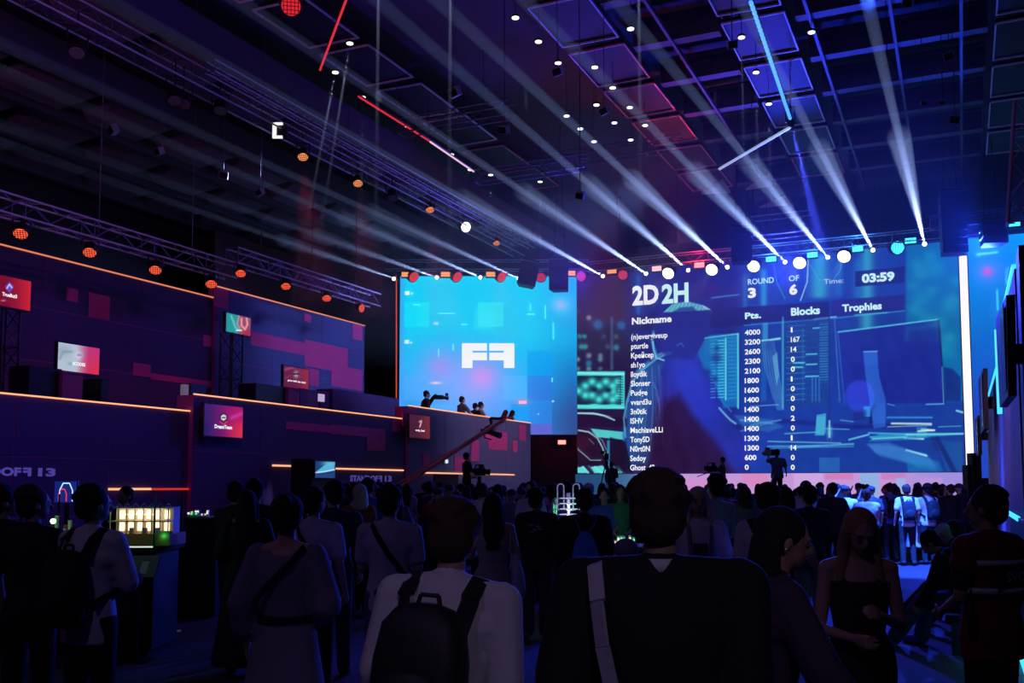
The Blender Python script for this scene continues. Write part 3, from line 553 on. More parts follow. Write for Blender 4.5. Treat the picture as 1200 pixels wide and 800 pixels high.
# white glowing pillar
wp = at_y(1131.5, 300, D - .2), at_y(1136, 547, D - .2)
pil = thing('light_pillar', 'tall white glowing light pillar at the right edge of the main screen', 'light', (wp[1].x, D - .2, 0))
part_local(MB().box((wp[1].x - .11, D - .3, wp[1].z), (wp[1].x + .17, D - .15, wp[0].z)).build('light_tube', glow('pillar_white', (255, 240, 238), 1.25)), pil)
part_local(MB().box((wp[1].x - .15, D - .15, 0), (wp[1].x + .21, D - .05, wp[0].z + .1)).build('housing', BLACK), pil)
# stage: platform with glowing front panels under the screen
zst = 1.1
st = struct(MB().box((x0m - .3, 31.0, 0), (x1m + .2, D + .6, zst)).build('floor_stage', mat('stage_deck', (.03, .03, .04), .45)))
def paint_front(p):
    p.fill((196, 150, 215)); p.mix(np.clip((775 - p.x) / 60, 0, 1), (34, 76, 118)); p.mix(np.clip((p.x - 1040) / 60, 0, 1) * .8, (150, 140, 220))
    for (a, b, c, d, col_, al) in ((745, 554, 772, 600, (120, 160, 225), .8), (800, 560, 850, 600, (215, 140, 200), .6), (870, 554, 900, 570, (235, 120, 170), .45), (930, 554, 965, 575, (205, 170, 225), .8), (968, 554, 1000, 562, (220, 110, 160), .55), (1008, 554, 1030, 590, (130, 180, 230), .8), (1033, 554, 1060, 562, (200, 110, 170), .5), (1050, 560, 1062, 590, (140, 190, 235), .7), (1078, 560, 1105, 590, (185, 150, 220), .8), (720, 556, 745, 600, (50, 110, 150), .6)): p.rect(a, b, c, d, col_, al)
fp = at_y(677, 600, 41.7)
sf = thing('led_banner', 'low pink and lavender glowing LED banner along the back of the stage', 'screen', (x0m, 41.7, zst))
painted('display', (x0m, 41.7, zst), XA, ZA, x1m - x0m, zbot - .02 - zst, 180, 20, paint_front, sf)
part_local(MB().box((x0m, 41.72, zst), (x1m, 41.9, zbot - .04)).build('cabinet', BLACK), sf)
# red blinder below the cyan screen
rb = on_left(658.5, 518, .6); bl = thing('blinder_lamp', 'small bright red lamp on the black drape under the cyan screen', 'lamp', rb)
MB().cbox((0, 0, 0), (.34, .1, .17)).build('lens', glow('lens_red_hot', (255, 120, 110), 3), bl, (0, 0, 0), (0, 0, YAW)); MB().cbox((0, .08, 0), (.42, .1, .25)).build('housing', BLACK, bl, (0, 0, 0), (0, 0, YAW))
MB().tube((0, .12, 0), (0, .45, 0), .03).build('bracket', DARK, bl, (0, 0, 0), (0, 0, YAW))
light('blinder_glow', 'POINT', rb - FH * .5, rb, (1, .05, .05), 14, shadow_soft_size=.1)
# ================================================================ RIGGING: trusses, lamps, beams, loudspeakers
BRAC = mat('bracing_dull', (.16, .15, .19), .5, .5)
def truss(label, A, B, wd=.42, group=None, bay=.6, cables=4, name='lighting_truss', m=None, top=None):
    A = Vector(A); B = Vector(B); d = (B - A); L = d.length; d.normalize(); s = d.cross(ZA).normalized(); u = s.cross(d).normalized()
    t = thing(name, label, 'truss', A, group=group); h = wd / 2; r = .024
    if abs(d.z) > .98: s = Vector(XA); u = Vector(YA)
    cs = [(-h, -h), (h, -h), (h, h), (-h, h)]
    for a, b in cs: MB().tube(s * a + u * b, d * L + s * a + u * b, r).build('chord', m or STEEL, t)
    br = MB(); n = int(L / bay)
    for k in range(n):
        p, q = d * (L * k / n), d * (L * (k + 1) / n)
        for i in range(4):
            a, b = cs[i], cs[(i + 1) % 4]
            if k % 2: a, b = b, a
            br.tube(p + s * a[0] + u * a[1], q + s * b[0] + u * b[1], .013, n=3)
            if k % 3 == 0: br.tube(p + s * a[0] + u * a[1], p + s * b[0] + u * b[1], .014, n=3)
    tag(br.build('bracing', m or BRAC, t), kind='stuff')
    for k in range(cables):
        p = d * (L * (k + .5) / cables); MB().tube(p, p + ZA * ((top or HC + .9) - (A + p).z), .012, n=4).build('cable', CABLE, t)
    return t
def zmid(pts, X): return sum(at_x(x, y, X).z for x, y in pts) / len(pts)
X1 = -17.0; zT1 = zmid([(60, 18), (200, 88), (400, 183), (600, 276)], X1); y0 = at_x(-60, -30, X1).y; y1 = at_x(608, 279, X1).y
truss('long double lighting truss running from the top left corner toward the cyan screen', (X1, y0, zT1), (X1, y1, zT1), .5, cables=6)
truss('slim lighting truss hung just beside the long one, nearer the ceiling panels', (X1 + .95, y0 + 6, zT1 - .05), (X1 + .95, y1 - .8, zT1 - .05), .28, cables=5)
X2 = -18.3; zT2 = zmid([(5, 243), (130, 279), (265, 312)], X2); truss('lighting truss above the upper gallery wall at the left edge', (X2, 9, zT2), (X2, at_x(271, 314, X2).y, zT2), .42, cables=4)
zT3 = zmid([(285, 303), (350, 324), (425, 348)], X2 + .3); truss('shorter lighting truss above the bluer half of the gallery wall', (X2 + .3, at_x(272, 300, X2 + .3).y, zT3), (X2 + .3, at_x(440, 352, X2 + .3).y, zT3), .42, cables=3)
ta, tb = at_d(452, 311, DL - .9), at_d(690, 311, DL - .9)
truss('flat lighting truss above the cyan screen', ta, tb, .42, cables=3)
YT = D - 1.0; tz = (at_y(760, 306, YT).z + at_y(1060, 279, YT).z) / 2
truss('lighting truss over the top edge of the main screen', (at_y(690, 312, YT).x, YT, tz), (1.4, YT, tz), .42, cables=6)
g = at_y(882, 268, 37.5); truss('short deep truss hanging in the blue haze above the round counter', g, (at_y(950, 262, 37.5).x, 37.5, g.z), .75, bay=.75, cables=2)
for (xa, ya, xb, yb, zz, lab) in ((843, 198, 926, 149, 12.4, 'bright diagonal truss bar crossing under the ceiling panels'),):
    A, B = at_z(xa, ya, zz), at_z(xb, yb, zz); t = thing('truss_bar', lab, 'truss', A)
    MB().tube((0, 0, 0), B - A, .045).build('bar', glow('bar_painted_glow', (170, 190, 225), .8), t); MB().tube((B - A) * .5, (B - A) * .5 + ZA * 2.5, .012).build('cable', CABLE, t)  # plain bar, the light on it painted as emission
for (xa, xb, yy, Y, lab) in ((560, 690, 208, 31, 'dark truss behind the small ceiling lights, left of the middle'), (640, 800, 190, 33, 'dark truss above the red lit ceiling panels'), (470, 600, 150, 26, 'dark truss between the two strips of ceiling panels'), (1090, 1190, 262, 38, 'blue lit truss behind the hanging loudspeakers at the right')):
    A = at_y(xa, yy, Y); B = at_y(xb, yy, Y); truss(lab, A, (B.x, B.y, A.z), .45, cables=2, m=mat('truss_dull', (.16, .15, .22), .5, .5))
A, B = at_y(1196, 262, 14), at_y(1204, 120, 14); truss('upright blue lit truss tower at the right edge of the picture', A, B, .3, cables=0, m=STEEL, bay=.35)

# lamps -------------------------------------------------------------
LR_ = glow('lens_red', (255, 92, 60), 1.5); LRD = glow('lens_red_dim', (225, 40, 50), .9); LW = glow('lens_white', (255, 255, 250), 4.0); LBL = glow('lens_cyan', (70, 220, 255), 2.2)
LPK = glow('lens_pinkish', (235, 60, 110), .9); LOR = glow('lens_orange', (255, 150, 90), 1.3); LRH = glow('lens_red_bright', (255, 90, 90), 5.0); LPI = glow('lens_peach', (255, 190, 190), 1.4)
def quat_to(d): return Vector(d).to_track_quat('-Z', 'Y').to_euler()
def can_lamp(label, cat, P, d, r, lens, top=None, group=None, name='par_lamp', grid=False):
    """round lamp: lens at P looking along d, yoke up to the truss above"""
    P = Vector(P); d = Vector(d).normalized(); t = thing(name, label, cat, P, quat_to(d), group)
    MB().loft([((0, 0, .0), (r * 1.08, 0, 0), (0, r * 1.08, 0)), ((0, 0, r * .5), (r * 1.1, 0, 0), (0, r * 1.1, 0)), ((0, 0, r * 1.7), (r * .85, 0, 0), (0, r * .85, 0)), ((0, 0, r * 2.1), (r * .5, 0, 0), (0, r * .5, 0))], 14).build('housing', BLACK, t)
    l = MB(); l.loft([((0, 0, -.012), (r * .93, 0, 0), (0, r * .93, 0)), ((0, 0, .004), (r * .95, 0, 0), (0, r * .95, 0))], 16)
    lo = l.build('lens', lens, t)
    if grid:
        gm = MB()
        for i in range(-2, 3): gm.cbox((i * r * .36, 0, -.02), (.012, r * 1.7, .01)).cbox((0, i * r * .36, -.02), (r * 1.7, .012, .01))
        gm.build('grille', BLACK, t)
    y = MB(); h = (top if top is not None else P.z + .45) - P.z; q = t.rotation_euler.to_matrix().inverted(); up = q @ Vector((0, 0, 1)); sd = Vector((1, 0, 0)); c = Vector((0, 0, r))
    y.tube(c - sd * r * 1.2, c - sd * r * 1.2 + up * h * .55, .018, n=5).tube(c + sd * r * 1.2, c + sd * r * 1.2 + up * h * .55, .018, n=5).tube(c - sd * r * 1.2 + up * h * .55, c + sd * r * 1.2 + up * h * .55, .02, n=5).tube(c + up * h * .55, c + up * h, .02, n=5)
    y.build('yoke', BLACK, t); return t
def red_shaft(t, P, d, L, half, energy, col=(1, .05, .04), dens=.035):
    l = bpy.data.lights.new('lamp_light', 'SPOT'); l.color = col; l.energy = energy; l.spot_size = R(half * 2); l.spot_blend = .8; l.shadow_soft_size = .04
    lo = bpy.data.objects.new('lamp_light', l); COL.objects.link(lo); lo.parent = t; lo.location = (0, 0, -.05)
    shaft(t, L, .08, .08 + L * math.tan(R(half * .8)), haze_mat('haze_lamp', dens))
def shaft(t, L, r0, r1, m, z0=-.03):
    n = 14; vs = [(r0 * math.cos(k * 2 * math.pi / n), r0 * math.sin(k * 2 * math.pi / n), z0) for k in range(n)] + [(r1 * math.cos(k * 2 * math.pi / n), r1 * math.sin(k * 2 * math.pi / n), -L) for k in range(n)]
    fs = [(n + k, n + (k + 1) % n, (k + 1) % n, k) for k in range(n)] + [tuple(range(n)), tuple(range(2 * n - 1, n - 1, -1))]
    return tag(MB().add(vs, fs).build('light_beam', m, t), kind='stuff')
# red lamps of the long truss
for i, (x, y, lab, dx) in enumerate(((355, 184, 'nearest the white square lamp', 1), (419.5, 215, 'second from the white square lamp', 1), (504, 246, 'just left of the white spot', 1), (582, 285, 'at the far end over the cyan screen', 1))):
    P = at_x(x, y, X1 + .25); t = can_lamp('round red lamp under the long truss, ' + lab, 'lamp', P, (.35, -.4, -.9), .15 if i < 3 else .14, LOR if i < 4 else LR_, zT1 - .2, 'red lamps of the long truss', grid=True)
    light('lamp_light', 'SPOT', P + Vector((0, 0, -.25)), P + Vector((.3, 0, -5)), (1, .04, .04), 260, spot_size=R(40), spot_blend=.8, shadow_soft_size=.1)
    s = thing('smoky_light_beam', 'faint red beam of light under the round red lamp ' + lab, 'light beam', P + Vector((0, 0, -.15))); s.rotation_euler = quat_to((.1, .1, -1))
    red_shaft(s, P, None, 4.0, 14, 260)
can_lamp('round red lamp high at the top edge of the picture', 'lamp', at_z(341, 7, 11.2), (.5, -.7, -.55), .2, LRD, 12.4, grid=True, name='par_lamp'); 
P = at_x(546, 266, X1 + .2); t = can_lamp('white oval spot lamp under the far end of the long truss', 'lamp', P, (.75, -.55, -.3), .2, LW, zT1 - .2)
P = at_x(326, 153, X1 + .2); t = thing('square_lamp', 'white glowing square bracket-shaped lamp under the long truss', 'lamp', P, (0, 0, YAW))
MB().cbox((-.1, 0, 0), (.10, .08, .42)).cbox((.02, 0, .19), (.2, .08, .06)).cbox((.02, 0, -.18), (.2, .08, .06)).build('lens', glow('lens_sq', (235, 230, 225), 1.2), t); MB().cbox((.08, .08, 0), (.34, .12, .36)).build('housing', BLACK, t); MB().tube((0, .08, .15), (0, .08, zT1 - P.z), .02).build('bracket', BLACK, t)
ORD = 'first second third fourth fifth sixth seventh eighth ninth tenth eleventh twelfth thirteenth fourteenth fifteenth sixteenth seventeenth'.split()
# dark movers on the long truss
for i, (x, y) in enumerate(((90, 62), (205, 118), (215, 122), (258, 130), (460, 232), (560, 262))):
    P = at_x(x, y, X1 + .1); can_lamp('unlit moving lamp under the long truss, %s from the left' % ORD[i], 'lamp', P, (.3, -.3, -1), .17, mat('lens_off', (.2, .2, .25), .2), zT1, 'unlit lamps under the long truss', name='moving_lamp')
# red lamps over the gallery
names2 = ['leftmost over the upper gallery wall', 'second over the upper gallery wall', 'third over the upper gallery wall', 'at the step between the two upper walls']
for i, (x, y) in enumerate(((24, 274), (105, 296), (182, 316.5), (247.5, 333))):
    P = at_x(x, y, X2 + .1); can_lamp('round red lamp, ' + names2[i], 'lamp', P, (.4, -.45, -.85), .15, LR_, zT2 - .15, 'red lamps of the left gallery truss', grid=True)
    light('lamp_light', 'SPOT', P + Vector((-.1, .1, -.25)), P + Vector((-1.0, 1, -5)), (1, .05, .10), 60, spot_size=R(70), spot_blend=.9, shadow_soft_size=.1)
for i, (x, y) in enumerate(((282, 320.5), (335, 335.5), (383, 349.5), (424, 361))):
    P = at_x(x, y, X2 + .4); can_lamp('round red lamp, %s over the blue half of the gallery wall' % ['first', 'second', 'third', 'last and turned aside'][i], 'lamp', P, (.4, -.45, -.85) if i < 3 else (.9, -.1, -.25), .14, LR_, zT3 - .15, 'red lamps of the right gallery truss', grid=True)
# lamps over the screens
def scr_depth(x, y, off):
    return on_left(x, y, off) if x < 690 else at_y(x, y, D - off)
TOPZ = lambda x: (ta.z if x < 690 else tz) - .1
for i, (x, y) in enumerate(((485, 324.5), (536, 324.5), (588, 324.5))):
    can_lamp('red faced lamp tilted sideways over the cyan screen, %s' % ['leftmost', 'middle', 'rightmost'][i], 'lamp', scr_depth(x, y, .9), (.75, -.25, -.5), .26, LRD, TOPZ(x), 'tilted red lamps over the cyan screen')
for (x, y, m, lab) in ((634, 325, LRD, 'small round red lamp beside the tilted loudspeaker'), (681, 323.5, LPK, 'round pinkish lamp at the corner between the two screens'), (730, 322, LPK, 'round pinkish lamp above the left part of the main screen'), (1052, 290, LBL, 'round cyan lamp near the right end of the main screen')):
    can_lamp(lab, 'lamp', scr_depth(x, y, .9), -FH + Vector((0, 0, -.2)), .27 if x > 1000 else .22, m, TOPZ(x), grid=True)
for i, (x, y) in enumerate(((783, 320.3), (834, 316), (883, 312), (937, 308), (989, 300.5))):
    P = scr_depth(x, y, .9); t = can_lamp('large round white lamp over the main screen, %s from the left' % ['first', 'second', 'third', 'fourth', 'fifth'][i], 'lamp', P, Vector((-.1, -.8, -.55)), .27, LW, TOPZ(x), 'large white lamps over the main screen')
    red_shaft(t, P, None, 3.2, 9, 260, (.6, .7, 1), .08)
FLO = (((476, 321.5), LOR, 'orange and white strip lamp at the left corner of the cyan screen'), ((522, 321.3), LOR, 'second orange strip lamp over the cyan screen'), ((575, 321.3), LOR, 'third orange strip lamp over the cyan screen'), ((669, 320), LOR, 'small orange strip lamp beside the hanging loudspeaker'), ((717, 317.5), LOR, 'orange strip lamp over the dark left part of the main screen'), ((769.5, 314.6), LPI, 'peach strip lamp above the title on the main screen'), ((819.5, 310.4), LRH, 'brightest red strip lamp over the main screen'), ((903.5, 303.5), LBL, 'first cyan strip lamp over the main screen'), ((952, 298.5), LBL, 'second cyan strip lamp over the main screen'), ((1005, 291.5), LBL, 'third, paler cyan strip lamp over the main screen'), ((1067, 281.8), LBL, 'last cyan strip lamp, near the hanging loudspeakers'), ((1188, 263), LBL, 'cyan strip lamp over the right LED wall'), ((1131, 272.5), LBL, 'tiny cyan strip lamp behind the right loudspeakers'))
for i, ((x, y), m, lab) in enumerate(FLO):
    P = scr_depth(x, y, 1.0) if x < 1100 else at_y(x, y, D - 1); wd = .40 if x < 1100 else (.42 if x > 1150 else .14)
    t = thing('strip_lamp', lab, 'lamp', P, (0, 0, YAW if x < 690 else 0))
    for k in (-1, 1): MB().cbox((0, 0, k * .055), (wd, .08, .085)).build('lens', m, t)
    MB().cbox((0, .09, 0), (wd + .06, .1, .3)).build('housing', BLACK, t); MB().tube((0, .1, .1), (0, .1, HC + .9 - P.z if x > 1100 else max(.2, (ta.z if x < 690 else tz) - P.z)), .018).build('bracket', BLACK, t)
    if m in (LRH, LBL) and x < 1010: light('strip_glow', 'POINT', P + Vector((0, -.6, .2)), P, (1, .03, .08) if m is LRH else (.05, .25, 1), 55, shadow_soft_size=.15)
# narrow beams thrown from the screens over the hall
BM = haze_mat('haze_in_beam', .05)
BEAMS = (((461.5, 326.5), (0, 167), .45, 'lowest and leftmost'), ((512, 325), (0, 145), .5, 'second from the left'), ((563, 325), (0, 82), .8, 'third from the left'), ((607.5, 326), (0, 50), .9, 'fourth, starting by the tilted loudspeaker'),
    ((706.5, 323.5), (125, 0), 1.1, 'fifth, starting by the corner of the two screens'), ((757, 320.5), (278, 0), 1.3, 'sixth, starting over the title'), ((806.5, 316.5), (442, 0), 1.6, 'seventh, starting left of the brightest red lamp'), ((852.5, 313), (513, 0), 2.0, 'eighth, starting right of the brightest red lamp'),
    ((920, 307), (615, 0), 1.8, 'ninth, starting over the round counter'), ((970, 301.5), (722, 0), 1.6, 'tenth, starting over the time display'), ((1023, 293), (868, 0), 1.7, 'eleventh, second from the right'), ((1083.5, 286), (1016, 0), 2.0, 'rightmost and steepest in the picture'))
for i, ((sx, sy), (fx, fy), k, lab) in enumerate(BEAMS):
    S = scr_depth(sx, sy, 1.1); F = at_z(fx, fy, S.z - .35) if fy == 0 else at_x(fx, fy, -17.2 - .55 * (3 - min(i, 3))); d = (F - S)
    t = can_lamp('small lamp of the narrow beam, ' + lab, 'lamp', S, d, .09, LW, TOPZ(sx), 'narrow beam lamps over the screens', name='beam_lamp')
    E_ = S + d.normalized() * (d.length * 1.35 if d.length < 30 else d.length * 1.1); Ls = (E_ - S).length
    l = bpy.data.lights.new('lamp_light', 'SPOT'); l.color = (.36, .50, 1.0); l.energy = 290000 * k * (.6 if i < 4 else 1); l.spot_size = R(2.6); l.spot_blend = .15; l.shadow_soft_size = .03
    lo = bpy.data.objects.new('lamp_light', l); COL.objects.link(lo); lo.parent = t; lo.location = (0, 0, -.04)
    shaft(t, Ls, .055, .055 + Ls * math.tan(R(.20)), BM)
# broad blue beam in front of the ceiling and the blue LED tube that it starts from
A, B = at_z(879, 0, 12.6), at_z(927, 142, 12.6)
t = thing('led_tube', 'bright blue dotted LED tube under the ceiling at the top, right of the middle', 'light', B)
n = 34; tb_ = MB()
for k in range(n): p = (A - B) * (k / n); q = (A - B) * ((k + .62) / n); tb_.tube(p, q, .05, n=5)
tag(tb_.build('light_tube', glow('tube_blue', (70, 150, 255), 1.6), t), kind='stuff'); MB().tube(ZA * .08, (A - B) + ZA * .08, .05).build('rail', DARK, t); MB().tube(ZA * .08, ZA * 2.3, .015).build('cable', CABLE, t)
S = B + Vector((0, 0, -.1)); F = at_d(966, 300, (S.dot(FH)) + 4.5); t = can_lamp('blue beam lamp at the end of the dotted blue LED tube', 'lamp', S, F - S, .11, LBL, S.z + .8, name='beam_lamp')
l = bpy.data.lights.new('lamp_light', 'SPOT'); l.color = (.05, .08, 1); l.energy = 50000; l.spot_size = R(5); l.spot_blend = .4; l.shadow_soft_size = .03
lo = bpy.data.objects.new('lamp_light', l); COL.objects.link(lo); lo.parent = t; lo.location = (0, 0, -.04); shaft(t, (F - S).length * 1.05, .1, .1 + (F - S).length * math.tan(R(2.3)), BM)
# small ceiling downlights; some send a thin shaft down
DLS = [(410, 51, 1), (393, 85, 1), (425, 114, 2), (477, 148, 0), (529, 181, 2), (551, 199, 0), (575, 205, 2), (633, 213, 2), (604, 21, 0), (631, 49, 0), (654, 74, 0), (697, 79, 0), (718, 103, 0), (699, 123, 0), (738, 126, 0), (720, 144, 0), (756, 147, 0), (739, 164, 0), (664, 136, 0), (680, 151, 0), (696, 166, 0), (739, 34, 0), (869, 44, 2), (886, 85, 2), (901, 122, 2), (951, 38, 0)]
LDW = glow('lens_downlight', (255, 250, 235), 2.2); dl = None
hz = haze_mat('haze_thin', .05)
for i, (x, y, s) in enumerate(DLS):
    P = at_z(x, y, 13.2)
    if dl is None:
        dl = thing('downlight', 'small white ceiling downlight', 'lamp', P, group='small ceiling downlights')
        MB().loft([((0, 0, .01), (.10, 0, 0), (0, .10, 0)), ((0, 0, .06), (.10, 0, 0), (0, .10, 0)), ((0, 0, .09), (.05, 0, 0), (0, .05, 0))], 12).build('housing', BLACK, dl)
        MB().loft([((0, 0, -.01), (.088, 0, 0), (0, .088, 0)), ((0, 0, .012), (.088, 0, 0), (0, .088, 0))], 12).build('lens', LDW, dl)
        MB().tube((0, 0, .08), (0, 0, HC + .9 - 13.2), .008, n=4).build('cable', CABLE, dl); o = dl
    else: o = copy_tree(dl); o.location = P
    o['label'] = 'small white ceiling downlight, %s from the left of those %s a shaft of light' % (ORD[sorted(q_[0] + q_[1] * .001 for q_ in DLS if bool(q_[2]) == bool(s)).index(x + y * .001)], 'with' if s else 'without'); o['group'] = 'ceiling downlights with shafts' if s else 'ceiling downlights without shafts'
downs = [(x, y, s) for x, y, s in DLS if s]
for i, (x, y, s) in enumerate(downs + [(748, -60, 3), (616, -60, 3), (528, -60, 3), (444, -60, 3), (836, -60, 3)]):
    P = at_z(x, y, 13.15) if s < 3 else at_d(x, y, 22)
    T = {0: (366, 330), 1: (352, 300)}.get(i); L = (9.0 if s == 3 else 7.5)
    t = thing('smoky_light_beam', ('thin pale shaft of light slanting down, %s of the two at the left' % ['upper', 'lower'][i]) if i < 2 else 'thin pale vertical shaft of light, by place %s from the left' % ['', '', 'third', 'fourth', 'fifth', 'sixth', 'eleventh', 'twelfth', 'thirteenth', 'ninth', 'eighth', 'seventh', 'second', 'tenth'][i], 'light beam', P)
    if T: t.rotation_euler = quat_to(at_d(T[0], T[1], P.dot(FH)) - P)
    else: t.rotation_euler = (0, 0, 0)
    l = bpy.data.lights.new('lamp_light', 'SPOT'); l.color = (.55, .62, 1.0); l.energy = 9000 if s == 1 else (15000 if s == 3 else 4000); l.spot_size = R(3.4); l.spot_blend = .2; l.shadow_soft_size = .03
    lo = bpy.data.objects.new('lamp_light', l); COL.objects.link(lo); lo.parent = t; shaft(t, L, .035, .035 + L * math.tan(R(.16)), hz)
# red and white LED lines on the ceiling
for (a, b, m, lab) in (((407, -4), (375, 82), LRD, 'thin red light line slanting at the top, left of the middle'), ((420, 113), (503, 165), LRD, 'red light line along the ceiling edge'), ((504, 166), (555, 201), glow('line_pinkwhite', (235, 190, 200), 1.1), 'pinkish white light line continuing the red one')):
    A, B = at_z(*a, 12.9), at_z(*b, 12.9); t = thing('light_line', lab, 'light', A); MB().tube((0, 0, 0), B - A, .03, n=5).build('light_tube', m, t); MB().tube(ZA * .06, B - A + ZA * .06, .03, n=4).build('rail', DARK, t); MB().tube((B - A) / 2, (B - A) / 2 + ZA * 2, .012, n=4).build('cable', CABLE, t)
# small hanging boxes and tilted flags among the ceiling
FL = mat('ceiling_flag_grey', (.45, .42, .55), .7)
FLG = ((533, 108, 9), (591, 152, 8), (653, 84, 8), (1040, 77, 7), (1112, 66, 8), (1119, 140, 8), (1105, 120, 4), (858, 52, 8), (680, 229, 7), (133, 152, 8), (187, 177, 7), (262, 205, 7), (305, 225, 6), (1082, 121, 4), (1064, 4, 8), (708, 130, 7))
for i, (x, y, sz) in enumerate(FLG):
    D_ = 24 if x > 400 else 27; P = at_d(x, y, D_); k = sz / FPX * D_; t = thing('ceiling_speaker', 'small pale box hanging under the ceiling, %s from the left' % ORD[sorted(q_[0] for q_ in FLG).index(x)], 'loudspeaker', P, (R(25), R(rr.uniform(-20, 20)), rr.uniform(-.6, .9)), 'small pale boxes under the ceiling')
    MB().cbox((0, 0, 0), (k * 1.5, k, k * 1.2)).build('cabinet', FL, t); MB().cbox((0, -k * .52, 0), (k * 1.3, .02, k)).build('grille', DARK, t)
    q = t.rotation_euler.to_matrix().inverted(); MB().tube((0, 0, 0), q @ Vector((0, 0, HC + .9 - P.z)), .012, n=4).build('cable', CABLE, t)
# hanging loudspeaker arrays
def line_array(label, x, ytop, ybot, wpx, Y, tilt=0, n=6, off_left=False):
    top = at_y(x, ytop, Y); bot = at_y(x, ybot, Y); hgt = (top.z - bot.z) / n; wd = wpx / FPX * top.dot(FH)
    t = thing('line_array', label, 'loudspeaker', top, (0, 0, YAW * .6))
    MB().cbox((0, 0, .1), (wd * .9, .6, .08)).tube((-wd * .3, 0, .1), (-wd * .1, 0, HC + .9 - top.z), .012).tube((wd * .3, 0, .1), (wd * .1, 0, HC + .9 - top.z), .012).build('flying_frame', DARK, t)
    yo = 0
    for k in range(n):
        a = R(tilt) * (k / max(1, n - 1)) ; z = -hgt * (k + .5); yo -= math.sin(a) * hgt
        c = MB().hexa([(-wd / 2, yo - .4, z - hgt * .46), (wd / 2, yo - .4, z - hgt * .46), (wd * .38, yo + .4, z - hgt * .4), (-wd * .38, yo + .4, z - hgt * .4)], [(-wd / 2, yo - .4, z + hgt * .46), (wd / 2, yo - .4, z + hgt * .46), (wd * .38, yo + .4, z + hgt * .4), (-wd * .38, yo + .4, z + hgt * .4)]).build('cabinet', SPK, t)
    return t
line_array('hanging column of black loudspeakers at the top right corner of the main screen', 1113, 228, 300, 28, 38, 8, 8)
line_array('tilted black loudspeakers over the blue LED wall at the right', 1161, 262, 289, 27, 38, 20, 3)
line_array('black loudspeaker column over the middle of the main screen', 868, 270, 309, 24, 39, 4, 5)
line_array('squarish hanging loudspeaker over the right corner of the cyan screen', 656, 306, 341.5, 23, 38.5, 4, 4)
t = line_array('leaning hanging loudspeaker over the cyan screen, left of the squarish one', 622, 309, 338, 22, 38.5, 24, 3); t.rotation_euler = (0, R(12), YAW)
# stage haze lit by the added blue washes
HZ = MB().box((-22, 27, 6.5), (8, 41.0, 13.2)).build('stage_haze', haze_mat('haze_stage', .012))
tag(HZ, 'blue haze hanging under the ceiling in front of the big screens', 'haze', kind='stuff')
# ================================================================ PROPS: monitors, gallery furniture, cameras, exhibits, booths
def tv_on_left(label, X, x0, x1, yt, yb, painter, mount='wall', nx=60, ny=40, texts=()):
    a = at_x(x0, yb, X); b = at_x(x1, yb, X); zt = at_x(x0, yt, X).z; zb = at_x(x0, yb, X).z; wd, ht = b.y - a.y, zt - zb
    t = thing('wall_monitor' if mount == 'wall' else 'monitor', label, 'screen', (X, (a.y + b.y) / 2, zb))
    part_local(MB().box((X - .09, a.y - .03, zb - .03), (X - .004, b.y + .03, zt + .03)).build('bezel', BLACK), t)
    painted('display', (X, a.y, zb), YA, ZA, wd, ht, nx, ny, painter, t)
    m = MB()
    if mount == 'wall': m.box((X - .22, a.y + wd * .3, zb + ht * .3), (X - .09, b.y - wd * .3, zt - ht * .3)); part_local(m.build('bracket', DARK), t)
    elif mount == 'stand': m.tube((X - .15, (a.y + b.y) / 2, zf), (X - .15, (a.y + b.y) / 2, zb + ht * .5), .05).box((X - .45, a.y + wd * .2, zf), (X + .1, b.y - wd * .2, zf + .03)); part_local(m.build('stand', DARK), t)
    for (s, tx0, tx1, tyt, tyb) in texts:
        p0 = at_x(tx0, tyb, X + .006); p1 = at_x(tx1, tyb, X + .006); p2 = at_x(tx0, tyt, X + .006)
        text_on('lettering', s, (p0.x, p0.y, (p0.z + p1.z) / 2), YA, ZA, p1.y - p0.y, p2.z - p0.z, WT, t, bold=.035)
    return t
def pa(p): p.fill((120, 6, 22)); p.mix(np.clip((p.x - 8) / 30, 0, 1), (205, 34, 30)); p.poly([(11, 330), (16.5, 336), (11, 343), (5.5, 336)], (95, 75, 185)); p.line([(8, 338), (11, 333), (14, 337)], 1.2, (230, 225, 250)); p.glowe(4, 352, 3, 1, (220, 190, 190), .7)
ta_ = tv_on_left('red monitor at the left edge of the picture with a violet diamond emblem', -18.2, -9, 35.5, 320, 356, pa, 'tower', texts=(('TrueBut3', 2.5, 20, 343.5, 348),))
def pb(p): p.fill((178, 190, 205)); p.mix(np.clip((p.x - 90) / 14, 0, 1), (190, 50, 105)); p.mix(np.clip((p.x - 88) / 28, 0, 1) * np.clip((p.y - 415) / 20, 0, 1), (215, 45, 60)); p.glowe(74, 411, 9, 7, (120, 150, 160), .5); p.line([(70, 420), (74, 412), (84, 412)], 2.4, (120, 150, 165), .8, 2); p.glowe(92.5, 416.5, 4.2, 5.2, (220, 205, 245), 1, 1.5); p.glowe(91.7, 416, 1, 1.3, (90, 60, 130), .8); p.glowe(94.2, 416, 1, 1.3, (90, 60, 130), .8); p.glowe(82, 426, 3, 2, (110, 160, 170), .7)
tv_on_left('pale pink and white monitor with a skull-like emblem on the gallery', -18.0, 67.5, 116, 400.5, 433, pb, 'stand', texts=(('SCODES', 85, 100, 424.5, 428.5),))
